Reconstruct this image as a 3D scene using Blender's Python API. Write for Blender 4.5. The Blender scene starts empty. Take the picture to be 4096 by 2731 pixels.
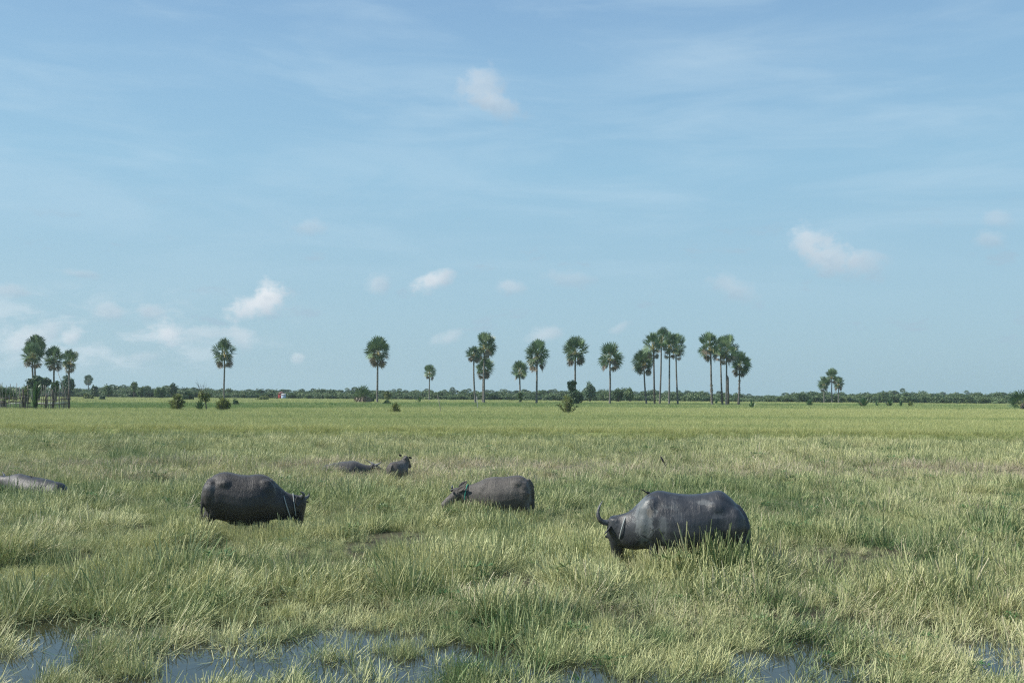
import bpy, bmesh, math, random
import numpy as np
from mathutils import Vector, Matrix

# ------------------------------------------------------------------ camera, world, sun, exposure
SC = bpy.context.scene
COL = SC.collection
F = 3982.0                      # focal length in pixels of the 4096 px wide photograph (35 mm lens)
CAMZ = 2.95
PITCH, ROLL = math.radians(3.01), math.radians(0.42)
RM = Matrix.Rotation(math.radians(90) + PITCH, 3, 'X') @ Matrix.Rotation(ROLL, 3, 'Z')
cam_d = bpy.data.cameras.new('camera')
cam_d.sensor_width = 36; cam_d.lens = 35.0
cam_d.clip_start = 0.1; cam_d.clip_end = 20000
cam = bpy.data.objects.new('camera', cam_d)
COL.objects.link(cam)
cam.matrix_world = Matrix.Translation((0, 0, CAMZ)) @ RM.to_4x4()
SC.camera = cam
SC.view_settings.view_transform = 'Standard'
SC.view_settings.look = 'None'
SC.view_settings.gamma = 1
SC.view_settings.use_curve_mapping = False
SC.view_settings.exposure = 0.24
SUN_EL, SUN_AZ = 45.0, -93.0     # azimuth from +Y (view direction) towards +X

def ray(px, py):
    return RM @ Vector(((px - 2048) / F, -(py - 1365.5) / F, -1.0))
def P(px, py, Y):
    d = ray(px, py)
    return Vector((0, 0, CAMZ)) + d * (Y / d.y)
def G(px, py, z=0.0):
    d = ray(px, py)
    return Vector((0, 0, CAMZ)) + d * ((z - CAMZ) / d.z)

# ---- node helpers
class NT:
    def __init__(s, tree): s.t = tree
    def n(s, typ, **kw):
        x = s.t.nodes.new(typ)
        for k, v in kw.items(): setattr(x, k, v)
        return x
    def put(s, sock, v):
        if isinstance(v, bpy.types.NodeSocket): s.t.links.new(v, sock)
        elif v is not None: sock.default_value = v
    def m(s, op, a, b=None, c=None, clamp=False):
        x = s.n('ShaderNodeMath', operation=op, use_clamp=clamp)
        for i, v in enumerate((a, b, c)):
            if v is not None: s.put(x.inputs[i], v)
        return x.outputs[0]
    def mix(s, f, a, b, blend='MIX'):
        x = s.n('ShaderNodeMix', data_type='RGBA', blend_type=blend)
        s.put(x.inputs[0], f); s.put(x.inputs[6], a); s.put(x.inputs[7], b)
        return x.outputs[2]
    def noise(s, vec, scale, detail=3, rough=0.5, dist=0.0):
        x = s.n('ShaderNodeTexNoise')
        if vec is not None: s.put(x.inputs['Vector'], vec)
        x.inputs['Scale'].default_value = scale; x.inputs['Detail'].default_value = detail
        x.inputs['Roughness'].default_value = rough; x.inputs['Distortion'].default_value = dist
        return x.outputs['Fac']
    def ramp(s, f, pts, interp='LINEAR'):
        x = s.n('ShaderNodeValToRGB'); cr = x.color_ramp; cr.interpolation = interp
        while len(cr.elements) < len(pts): cr.elements.new(0.5)
        for e, (p, c) in zip(cr.elements, pts):
            e.position = p; e.color = (*c, 1) if len(c) == 3 else c
        s.put(x.inputs[0], f)
        return x.outputs[0]
    def xyz(s, x_, y_, z_):
        x = s.n('ShaderNodeCombineXYZ')
        s.put(x.inputs[0], x_); s.put(x.inputs[1], y_); s.put(x.inputs[2], z_)
        return x.outputs[0]

def ss(nt, v, a, b):      # smoothstep from a to b
    x = nt.n('ShaderNodeMapRange', interpolation_type='SMOOTHSTEP')
    nt.put(x.inputs[0], v); x.inputs[1].default_value = a; x.inputs[2].default_value = b
    return x.outputs[0]

def build_world():
    w = bpy.data.worlds.new('World'); SC.world = w; w.use_nodes = True
    t = w.node_tree; t.nodes.clear(); nt = NT(t)
    sky = nt.n('ShaderNodeTexSky', sky_type='NISHITA', sun_disc=False)
    sky.sun_elevation = math.radians(SUN_EL); sky.sun_rotation = math.radians(SUN_AZ)
    sky.air_density = 1.0; sky.dust_density = 1.5; sky.ozone_density = 1.0
    tc = nt.n('ShaderNodeTexCoord'); sep = nt.n('ShaderNodeSeparateXYZ')
    t.links.new(tc.outputs['Generated'], sep.inputs[0])
    X, Y, Z = sep.outputs
    az = nt.m('MULTIPLY', nt.m('ARCTAN2', X, Y), 57.2958)
    el = nt.m('MULTIPLY', nt.m('ARCSINE', Z), 57.2958)
    # the colour of the clear air by height above the horizon, mixed with the physical sky
    air = nt.ramp(nt.m('DIVIDE', el, 90.0), [(0.0, SKY[0]), (0.07, SKY[1]), (0.14, SKY[2]), (0.20, SKY[3]), (0.26, SKY[4]), (0.55, SKY[5]), (1.0, SKY[6])])
    base = nt.mix(0.82, nt.mix(1.0, sky.outputs[0], (.10, .10, .10, 1), 'MULTIPLY'), air)
    # thin high cirrus veils in long streaks
    v1 = nt.xyz(nt.m('ADD', nt.m('MULTIPLY', az, 0.035), nt.m('MULTIPLY', el, 0.03)), nt.m('MULTIPLY', el, 0.17), 3.1)
    n1 = nt.noise(v1, 2.2, 5, 0.55, 0.6)
    v2 = nt.xyz(nt.m('SUBTRACT', nt.m('MULTIPLY', az, 0.05), nt.m('MULTIPLY', el, 0.05)), nt.m('MULTIPLY', el, 0.30), 8.7)
    n2 = nt.noise(v2, 2.0, 6, 0.6, 0.4)
    veil = nt.m('MULTIPLY', nt.m('ADD', ss(nt, n1, .42, .70), nt.m('MULTIPLY', ss(nt, n2, .45, .75), 0.5)), ss(nt, el, 3, 11))
    base = nt.mix(nt.m('MULTIPLY', veil, 0.26), base, (.46, .61, .72, 1))
    # broad soft veil high on the right
    bx = nt.m('DIVIDE', nt.m('SUBTRACT', az, 12.0), 11.0); by = nt.m('DIVIDE', nt.m('SUBTRACT', nt.m('SUBTRACT', el, 18.6), nt.m('MULTIPLY', nt.m('SUBTRACT', az, 12.0), -0.10)), 2.6)
    r = nt.m('SQRT', nt.m('ADD', nt.m('MULTIPLY', bx, bx), nt.m('MULTIPLY', by, by)))
    base = nt.mix(nt.m('MULTIPLY', nt.m('MULTIPLY', ss(nt, r, 1.1, 0.1), ss(nt, n2, .2, .7)), 0.45), base, (.39, .54, .67, 1))
    # low bank of scattered thin cloud on the left, near the horizon
    v3 = nt.xyz(nt.m('MULTIPLY', az, 0.22), nt.m('MULTIPLY', el, 0.5), 1.7)
    n3 = nt.noise(v3, 1.6, 7, 0.6, 0.3)
    bank = nt.m('MULTIPLY', nt.m('MULTIPLY', ss(nt, az, -9, -22), nt.m('MULTIPLY', ss(nt, el, .6, 1.8), ss(nt, el, 6.5, 3.0))), ss(nt, n3, .44, .66))
    base = nt.mix(nt.m('MULTIPLY', bank, 0.75), base, (.53, .625, .69, 1))
    # faint grey scraps of cloud everywhere low down
    v4 = nt.xyz(nt.m('MULTIPLY', az, 0.30), nt.m('MULTIPLY', el, 0.75), 5.2)
    n4 = nt.noise(v4, 1.1, 6, 0.62, 0.2)
    scrap = nt.m('MULTIPLY', nt.m('MULTIPLY', ss(nt, el, 1.5, 3.5), ss(nt, el, 12, 6)), ss(nt, n4, .585, .70))
    base = nt.mix(nt.m('MULTIPLY', scrap, 0.55), base, (.325, .445, .55, 1))
    # cumulus puffs: centre (degrees), half sizes, tilt, density
    nzf = nt.noise(nt.xyz(nt.m('MULTIPLY', az, 1.0), nt.m('MULTIPLY', el, 1.3), 0.0), 1.2, 7, 0.62)
    nzg = nt.noise(nt.xyz(nt.m('MULTIPLY', az, 1.0), nt.m('MULTIPLY', el, 1.0), 9.0), 0.55, 3, 0.5)
    wob = nt.m('ADD', nt.m('MULTIPLY', nt.m('SUBTRACT', nzf, .5), 1.9), nt.m('MULTIPLY', nt.m('SUBTRACT', nzg, .5), 1.2))
    for (px, py, rx, ry, tilt, dens, lit) in CLOUDS:
        d = ray(px, py).normalized()
        a0 = math.degrees(math.atan2(d.x, d.y)); e0 = math.degrees(math.asin(d.z))
        hx, hy = rx / F * 57.3, ry / F * 57.3
        ca, sa = math.cos(math.radians(tilt)), math.sin(math.radians(tilt))
        da = nt.m('SUBTRACT', az, a0); de = nt.m('SUBTRACT', el, e0)
        u = nt.m('DIVIDE', nt.m('ADD', nt.m('MULTIPLY', da, ca), nt.m('MULTIPLY', de, sa)), hx)
        v = nt.m('DIVIDE', nt.m('SUBTRACT', nt.m('MULTIPLY', de, ca), nt.m('MULTIPLY', da, sa)), hy)
        rr = nt.m('SQRT', nt.m('ADD', nt.m('MULTIPLY', u, u), nt.m('MULTIPLY', v, v)))
        rr = nt.m('ADD', rr, wob)
        mask = nt.m('MULTIPLY', ss(nt, rr, 1.30, 0.20), min(1.0, dens * 1.2))
        lf = nt.m('ADD', nt.m('MULTIPLY', nt.m('SUBTRACT', v, nt.m('MULTIPLY', u, 0.5)), 0.35), lit, clamp=True)
        lf = nt.m('ADD', lf, nt.m('MULTIPLY', nt.m('SUBTRACT', nzf, .5), 0.9), clamp=True)
        c = nt.mix(lf, (.355, .45, .54, 1), (.69, .73, .765, 1))
        base = nt.mix(mask, base, c)
    bg = nt.n('ShaderNodeBackground'); t.links.new(base, bg.inputs[0]); bg.inputs[1].default_value = 1.0
    out = nt.n('ShaderNodeOutputWorld'); t.links.new(bg.outputs[0], out.inputs[0])

SKY = [(.318, .493, .597), (.310, .502, .627), (.276, .495, .658), (.245, .446, .640), (.203, .371, .590), (.085, .180, .370), (.055, .125, .290)]
# px, py, half width, half height (photo pixels), tilt, density, lit
CLOUDS = [(1925, 350, 95, 78, 8, .46, .42), (1990, 425, 110, 45, -14, .45, .30),
          (1030, 1218, 118, 50, 22, .95, .70), (1075, 1185, 55, 58, 0, .9, .85),
          (1735, 1125, 95, 38, 22, .75, .62), (1515, 1138, 48, 42, 25, .42, .45),
          (3240, 965, 75, 60, 0, .60, .58), (3330, 1035, 110, 70, -18, .56, .42), (3460, 1050, 85, 60, -5, .4, .35),
          (2930, 1150, 105, 48, -28, .42, .30), (665, 1335, 62, 52, 0, .80, .72), (130, 1350, 120, 44, 22, .55, .62),
          (290, 1345, 45, 30, 25, .6, .7), (2045, 1150, 62, 28, -6, .42, .42), (2180, 1340, 80, 34, 15, .42, .6),
          (1800, 1350, 70, 28, 18, .38, .6), (1245, 910, 75, 34, 0, .30, .3), (2290, 1120, 130, 34, -4, .30, .2),
          (440, 1250, 60, 34, 0, .40, .3), (610, 1250, 50, 30, 0, .40, .3), (3960, 960, 60, 34, -10, .38, .3), (3990, 880, 50, 34, -10, .3, .3),
          (30, 1165, 70, 26, 0, .45, .25), (850, 1335, 90, 36, 0, .35, .6), (960, 1350, 60, 45, -30, .4, .6), (1190, 1435, 26, 22, 0, .4, .7),
          (320, 1095, 80, 16, -3, .35, .2), (560, 1430, 90, 25, 14, .3, .6), (2480, 1310, 45, 20, 30, .3, .5)]
build_world()
sun_d = bpy.data.lights.new('sun', 'SUN'); sun_d.energy = 5.0; sun_d.angle = math.radians(0.5); sun_d.color = (1.0, .95, .86)
sun = bpy.data.objects.new('sun', sun_d); COL.objects.link(sun)
sd = Vector((math.sin(math.radians(SUN_AZ)) * math.cos(math.radians(SUN_EL)), math.cos(math.radians(SUN_AZ)) * math.cos(math.radians(SUN_EL)), math.sin(math.radians(SUN_EL))))
sun.rotation_euler = sd.to_track_quat('Z', 'Y').to_euler()
SC.cycles.use_denoising = False; SC.cycles.sample_clamp_indirect = 1.2; SC.cycles.use_adaptive_sampling = False; SC.cycles.filter_width = 1.2
SC.cycles.max_bounces = 6; SC.cycles.diffuse_bounces = 3; SC.cycles.glossy_bounces = 3
SC.cycles.transmission_bounces = 4; SC.cycles.volume_bounces = 1; SC.cycles.transparent_max_bounces = 8

# ------------------------------------------------------------------ mesh helpers
def tag(o, label=None, cat=None, group=None, kind=None):
    if label: o['label'] = label
    if cat: o['category'] = cat
    if group: o['group'] = group
    if kind: o['kind'] = kind
    return o
def empty(name, loc, label, cat, group=None, rz=0):
    o = bpy.data.objects.new(name, None); COL.objects.link(o)
    o.location = loc; o.rotation_euler = (0, 0, rz); o.empty_display_size = .3
    return tag(o, label, cat, group)
def mk_mesh(name, V, Fc, mat=None, col=None, smooth=False):
    """V (n,3); Fc a list of arrays of equal-length faces or a plain list"""
    me = bpy.data.meshes.new(name)
    V = np.asarray(V, dtype=np.float32).reshape(-1, 3)
    if not isinstance(Fc, list) or (len(Fc) and not isinstance(Fc[0], np.ndarray)): Fc = [np.asarray(f) for f in ([Fc] if isinstance(Fc, np.ndarray) else Fc)]
    blocks = []
    tot = []; loops = []
    for f in Fc:
        f = np.asarray(f)
        if f.ndim == 1: f = f.reshape(1, -1)
        if f.size == 0: continue
        loops.append(f.reshape(-1)); tot.append(np.full(len(f), f.shape[1]))
    loops = np.concatenate(loops).astype(np.int32); tot = np.concatenate(tot).astype(np.int32)
    me.vertices.add(len(V)); me.vertices.foreach_set('co', V.reshape(-1))
    me.loops.add(len(loops)); me.loops.foreach_set('vertex_index', loops)
    me.polygons.add(len(tot)); st = np.concatenate([[0], np.cumsum(tot)[:-1]]).astype(np.int32)
    me.polygons.foreach_set('loop_start', st)
    me.polygons.foreach_set('loop_total', tot)
    if smooth: me.polygons.foreach_set('use_smooth', np.ones(len(tot), bool))
    me.update(calc_edges=True)
    if col is not None:
        a = me.attributes.new('blade', 'FLOAT_COLOR', 'POINT')
        c = np.ones((len(V), 4), np.float32); c[:, :3] = col
        a.data.foreach_set('color', c.reshape(-1))
    if mat: me.materials.append(mat)
    return me
def ob(name, me, parent=None, loc=None):
    o = bpy.data.objects.new(name, me); COL.objects.link(o)
    if parent: o.parent = parent
    if loc is not None: o.location = loc
    return o

class MB:
    """collects quads / tris with a vertex colour and links them as one mesh"""
    def __init__(s): s.V = []; s.Q = []; s.T = []; s.C = []; s.n = 0
    def add(s, V, Q=None, T=None, C=None):
        V = np.asarray(V, float).reshape(-1, 3)
        s.V.append(V)
        c = np.zeros((len(V), 3)); c[:] = (.5, .5, .5) if C is None else C
        s.C.append(c)
        if Q is not None and len(Q): s.Q.append(np.asarray(Q) + s.n)
        if T is not None and len(T): s.T.append(np.asarray(T) + s.n)
        s.n += len(V)
    def tube(s, pts, rad, k=8, C=None, cap=True, jit=0, rng=None, flat=1.0):
        pts = np.asarray(pts, float); n = len(pts)
        rad = np.broadcast_to(np.asarray(rad, float), (n,))
        tan = np.gradient(pts, axis=0); tan /= np.linalg.norm(tan, axis=1)[:, None] + 1e-9
        ref = np.array([0, 1, 0.01]) if abs(tan[0][1]) < .8 else np.array([1, 0, 0.01])
        V = []
        for i in range(n):
            u = np.cross(tan[i], ref); u /= np.linalg.norm(u); v = np.cross(tan[i], u)
            for j in range(k):
                a = 2 * math.pi * j / k
                r = rad[i] * (1 + (rng.uniform(-jit, jit) if rng is not None and jit else 0))
                V.append(pts[i] + r * (math.cos(a) * u + flat * math.sin(a) * v))
        Q = [(i * k + j, i * k + (j + 1) % k, (i + 1) * k + (j + 1) % k, (i + 1) * k + j) for i in range(n - 1) for j in range(k)]
        T = []
        if cap:
            V.append(pts[0]); V.append(pts[-1]); a, b = n * k, n * k + 1
            T = [(a, (j + 1) % k, j) for j in range(k)] + [(b, (n - 1) * k + j, (n - 1) * k + (j + 1) % k) for j in range(k)]
        s.add(V, Q, T, C)
    def box(s, c, h, C=None, rz=0):
        V = []
        for x in (-1, 1):
            for y in (-1, 1):
                for z in (-1, 1):
                    lx, ly = x * h[0], y * h[1]
                    V.append((c[0] + lx * math.cos(rz) - ly * math.sin(rz), c[1] + lx * math.sin(rz) + ly * math.cos(rz), c[2] + z * h[2]))
        s.add(V, [(0, 1, 3, 2), (4, 6, 7, 5), (0, 4, 5, 1), (2, 3, 7, 6), (0, 2, 6, 4), (1, 5, 7, 3)], None, C)
    def mesh(s, name, mat, smooth=False):
        F_ = []
        if s.Q: F_.append(np.concatenate(s.Q))
        if s.T: F_.append(np.concatenate(s.T))
        return mk_mesh(name, np.concatenate(s.V), F_, mat, np.concatenate(s.C), smooth)
    def build(s, name, mat, parent=None, smooth=False, loc=None):
        return ob(name, s.mesh(name, mat, smooth), parent, loc)

def vnoise(x, y, seed=0):
    """smooth value noise in numpy"""
    x = np.asarray(x, float); y = np.asarray(y, float)
    xi = np.floor(x).astype(np.int64); yi = np.floor(y).astype(np.int64)
    fx = x - xi; fy = y - yi; fx = fx * fx * (3 - 2 * fx); fy = fy * fy * (3 - 2 * fy)
    def h(a, b):
        n = (a * 374761393 + b * 668265263 + seed * 1442695041) & 0x7fffffff
        n = ((n ^ (n >> 13)) * 1274126177) & 0x7fffffff
        return ((n ^ (n >> 16)) & 0xffff) / 65535.0
    return (h(xi, yi) * (1 - fx) + h(xi + 1, yi) * fx) * (1 - fy) + (h(xi, yi + 1) * (1 - fx) + h(xi + 1, yi + 1) * fx) * fy
def fbm(x, y, seed=0, o=4):
    s = 0; a = .5; t = 0
    for i in range(o):
        s = s + a * vnoise(np.asarray(x) * 2 ** i + 17.3 * i, np.asarray(y) * 2 ** i - 9.1 * i, seed + i); t += a; a *= .55
    return s / t
def sm(v, a, b):
    t = np.clip((np.asarray(v, float) - a) / (b - a), 0, 1); return t * t * (3 - 2 * t)

# ------------------------------------------------------------------ materials
def base_mat(name):
    m = bpy.data.materials.new(name); m.use_nodes = True
    m.node_tree.nodes.clear(); return m, NT(m.node_tree)
def finish(nt, sh):
    o = nt.n('ShaderNodeOutputMaterial'); nt.t.links.new(sh, o.inputs[0])
def leaf_mat(name, c_dark, c_light, c_other=None, trans=0.30, rough=0.55, inst=False, spec=0.35):
    """blade attribute: r = pick between colours, g = position along, b = brightness; instances carry a tint"""
    m, nt = base_mat(name)
    at = nt.n('ShaderNodeAttribute', attribute_name='blade'); sp = nt.n('ShaderNodeSeparateColor'); nt.t.links.new(at.outputs['Color'], sp.inputs[0])
    r, g, b = sp.outputs[:3]
    if inst:
        ti = nt.n('ShaderNodeAttribute', attribute_name='tint', attribute_type='INSTANCER').outputs['Fac']
        f = nt.m('ADD', r, nt.m('SUBTRACT', ti, .5), clamp=True)
    else:
        f = r
    c = nt.mix(f, (*c_dark, 1), (*c_light, 1))
    if c_other is not None:
        # dry, dead stuff
        if inst:
            dr = nt.n('ShaderNodeAttribute', attribute_name='dry', attribute_type='INSTANCER').outputs['Fac']
            k = ss(nt, nt.m('ADD', b, dr), 1.0, 1.15)
        else: k = ss(nt, b, .80, .84)
        c = nt.mix(k, c, (*c_other, 1))
    hs = nt.n('ShaderNodeHueSaturation'); nt.put(hs.inputs['Color'], c); nt.put(hs.inputs['Value'], nt.m('ADD', nt.m('MULTIPLY', b, .5), .75))
    c = hs.outputs[0]
    p = nt.n('ShaderNodeBsdfPrincipled'); nt.put(p.inputs['Base Color'], c); p.inputs['Roughness'].default_value = rough
    p.inputs['Specular IOR Level'].default_value = spec
    tr = nt.n('ShaderNodeBsdfTranslucent'); nt.put(tr.inputs[0], c)
    mx = nt.n('ShaderNodeMixShader'); mx.inputs[0].default_value = trans
    nt.t.links.new(p.outputs[0], mx.inputs[1]); nt.t.links.new(tr.outputs[0], mx.inputs[2])
    finish(nt, mx.outputs[0]); return m
def rough_mat(name, c1, c2, scale=3.0, rough=0.9, bump=0.3, stretch=None, spec=0.2):
    m, nt = base_mat(name)
    tc = nt.n('ShaderNodeTexCoord'); v = tc.outputs['Object']
    if stretch:
        mp = nt.n('ShaderNodeMapping'); mp.inputs['Scale'].default_value = stretch; nt.t.links.new(v, mp.inputs[0]); v = mp.outputs[0]
    n = nt.noise(v, scale, 6, .6)
    c = nt.mix(ss(nt, n, .3, .7), (*c1, 1), (*c2, 1))
    p = nt.n('ShaderNodeBsdfPrincipled'); nt.put(p.inputs['Base Color'], c); p.inputs['Roughness'].default_value = rough
    p.inputs['Specular IOR Level'].default_value = spec
    bp = nt.n('ShaderNodeBump'); bp.inputs['Strength'].default_value = bump; bp.inputs['Distance'].default_value = .05
    nt.t.links.new(nt.noise(v, scale * 4, 5, .6), bp.inputs['Height']); nt.t.links.new(bp.outputs[0], p.inputs['Normal'])
    finish(nt, p.outputs[0]); return m

M = {}
M['straw'] = leaf_mat('straw_grass', (.062, .155, .046), (.520, .525, .265), (.44, .38, .28), trans=.14, inst=True)
M['rice'] = leaf_mat('rice_leaf', (.090, .210, .050), (.520, .530, .235), (.52, .44, .27), trans=.20, inst=True)
M['palm'] = leaf_mat('palm_leaf', (.052, .105, .050), (.190, .275, .135), (.32, .27, .18), trans=.16, rough=.45, spec=.5)
M['dead_palm'] = leaf_mat('dead_palm_leaf', (.13, .105, .075), (.30, .25, .19), None, trans=.12)
M['stalk'] = leaf_mat('palm_stalk', (.30, .26, .10), (.42, .36, .15), None, trans=.0)
M['leaf_dark'] = leaf_mat('tree_leaf_dark', (.032, .072, .032), (.085, .150, .060), None, trans=.22)
M['leaf_mid'] = leaf_mat('tree_leaf_mid', (.055, .115, .042), (.150, .225, .085), None, trans=.25)
M['leaf_pale'] = leaf_mat('tree_leaf_pale', (.100, .170, .070), (.230, .300, .140), None, trans=.28)
M['leaf_blue'] = leaf_mat('tree_leaf_blue', (.050, .105, .062), (.135, .205, .130), None, trans=.22)
M['leaf_yellow'] = leaf_mat('shrub_leaf_yellow', (.095, .140, .040), (.260, .290, .100), None, trans=.28)
M['spiky'] = leaf_mat('spiky_leaf', (.045, .110, .045), (.110, .200, .080), (.25, .21, .13), trans=.15, spec=.5, rough=.4)
M['wood_leaf'] = leaf_mat('wood_leaf', (.050, .100, .042), (.190, .260, .120), None, trans=.22, inst=True)
M['bark'] = rough_mat('palm_bark', (.10, .095, .09), (.23, .22, .205), 1.5, .9, .5, (1, 1, 3))
M['bark_dark'] = rough_mat('dark_bark', (.05, .045, .04), (.13, .115, .10), 1.5, .9, .5, (1, 1, 2))
M['post'] = rough_mat('weathered_post', (.06, .052, .045), (.16, .14, .12), 3, .9, .5, (3, 3, .5))
M['stick'] = rough_mat('dry_stick', (.16, .145, .125), (.36, .34, .31), 2, .9, .3)
M['rail'] = rough_mat('fence_rail', (.035, .035, .04), (.10, .09, .09), 2, .9, .3)
M['pipe'] = rough_mat('pale_pole', (.35, .36, .38), (.52, .53, .54), 2, .8, .2)

# ground
def ground_mat():
    m, nt = base_mat('wet_soil')
    tc = nt.n('ShaderNodeTexCoord'); v = tc.outputs['Object']
    n = nt.noise(v, 1.3, 8, .65)
    far = nt.n('ShaderNodeSeparateXYZ'); nt.t.links.new(v, far.inputs[0])
    k = ss(nt, far.outputs[1], 12, 30)
    c1 = nt.mix(ss(nt, n, .3, .7), (.028, .026, .016, 1), (.065, .058, .034, 1))
    c2 = nt.mix(ss(nt, n, .3, .7), (.060, .066, .030, 1), (.13, .125, .062, 1))
    c = nt.mix(k, c1, c2)
    k2 = ss(nt, far.outputs[1], 280, 330)
    c = nt.mix(k2, c, (.085, .13, .05, 1))
    p = nt.n('ShaderNodeBsdfPrincipled'); nt.put(p.inputs['Base Color'], c); p.inputs['Roughness'].default_value = .85; p.inputs['Specular IOR Level'].default_value = .25
    bp = nt.n('ShaderNodeBump'); bp.inputs['Strength'].default_value = .6; bp.inputs['Distance'].default_value = .05
    nt.t.links.new(nt.noise(v, 9, 6, .6), bp.inputs['Height']); nt.t.links.new(bp.outputs[0], p.inputs['Normal'])
    finish(nt, p.outputs[0]); return m
def water_mat():
    m, nt = base_mat('marsh_water')
    tc = nt.n('ShaderNodeTexCoord'); v = tc.outputs['Object']
    n = nt.noise(v, 2.0, 4, .55)
    c = nt.mix(n, (.010, .014, .012, 1), (.030, .028, .014, 1))
    p = nt.n('ShaderNodeBsdfPrincipled'); nt.put(p.inputs['Base Color'], c); p.inputs['Roughness'].default_value = .04
    p.inputs['IOR'].default_value = 1.45
    bp = nt.n('ShaderNodeBump'); bp.inputs['Strength'].default_value = .05; bp.inputs['Distance'].default_value = .03
    nt.t.links.new(nt.noise(v, 5, 3, .5), bp.inputs['Height']); nt.t.links.new(bp.outputs[0], p.inputs['Normal'])
    finish(nt, p.outputs[0]); return m

# ------------------------------------------------------------------ the land
POOLS = []   # ellipses on the ground from their outlines on the water level: cx, cy, rx, ry, angle
def pool(x0, x1, y0, y1, rot=0):
    a = G((x0 + x1) / 2, y0); b = G((x0 + x1) / 2, y1); c = G(x0, (y0 + y1) / 2); d = G(x1, (y0 + y1) / 2)
    POOLS.append(((c.x + d.x) / 2, (a.y + b.y) / 2, (d.x - c.x) / 2, (a.y - b.y) / 2, math.radians(rot)))
for a in [(-60, 420, 2475, 2570), (380, 800, 2480, 2560), (540, 1000, 2570, 2760), (-80, 330, 2590, 2720), (780, 1100, 2490, 2560),
          (1050, 1430, 2560, 2680), (1230, 1700, 2640, 2790), (1330, 1700, 2520, 2590), (1680, 2100, 2590, 2680), (1850, 2060, 2490, 2540), (2080, 2400, 2670, 2750),
          (2900, 3150, 2660, 2740), (3880, 4060, 2490, 2620), (3920, 4140, 2580, 2780),
          (3140, 3240, 2550, 2610), (530, 600, 2300, 2385), (3290, 3400, 2330, 2370), (2480, 2560, 2300, 2340), (120, 200, 2430, 2470), (1460, 1530, 2400, 2450)]:
    pool(*a)
def pool_field(x, y):
    """0 outside, towards 1 in the middle of open water; the rims are broken by noise"""
    v = np.zeros_like(np.asarray(x, float))
    for (cx, cy, rx, ry, a) in POOLS:
        r = np.sqrt(((x - cx) / rx) ** 2 + ((y - cy) / ry) ** 2)
        v = np.maximum(v, 1.25 - r)
    v = v - 1.5 * np.exp(-((x - 2.05) ** 2 + (y - 12.4) ** 2) / .9)
    return np.clip(v - .10 + .24 * (x < 0.2) * (v > 0) * (y < 13.6) + (fbm(x * 1.5, y * 1.5, 5) - .5) * 2.6 * (v > 0), -1, 1)
def ground_z(x, y):
    x = np.asarray(x, float); y = np.asarray(y, float)
    z = -.10 + .14 * sm(y, 10.5, 16) + (fbm(x * .5, y * .5, 11) - .5) * .16 * (1 - .5 * sm(y, 60, 90))
    z = z - .10 * np.clip(pool_field(x, y), 0, 1) * (y < 20)
    return z + .05 * sm(y, 55, 64)
xs = np.concatenate([-np.geomspace(9000, 45, 30), np.linspace(-42, 42, 260), np.geomspace(45, 9000, 30)])
ys = np.concatenate([-np.geomspace(3000, 5, 10), np.linspace(-4, 70, 260), np.geomspace(72, 12000, 50)])
GX, GY = np.meshgrid(xs, ys)
GZ = ground_z(GX, GY); GZ = np.where((np.abs(GX) > 60) | (GY > 300), .02, GZ)
nx, ny = len(xs), len(ys)
ii = (np.arange(ny - 1)[:, None] * nx + np.arange(nx - 1)[None, :]).reshape(-1)
gq = np.stack([ii, ii + 1, ii + 1 + nx, ii + nx], 1)
g = ob('ground', mk_mesh('ground', np.stack([GX, GY, GZ], -1), [gq], ground_mat(), None, True)); tag(g, kind='structure')
wx = np.linspace(-40, 40, 41); wy = np.linspace(-3, 55, 30); WX, WY = np.meshgrid(wx, wy)
ii = (np.arange(29)[:, None] * 41 + np.arange(40)[None, :]).reshape(-1)
w = ob('water', mk_mesh('water', np.stack([WX, WY, np.zeros_like(WX)], -1), [np.stack([ii, ii + 1, ii + 42, ii + 41], 1)], water_mat(), None, True)); tag(w, kind='structure')

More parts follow.
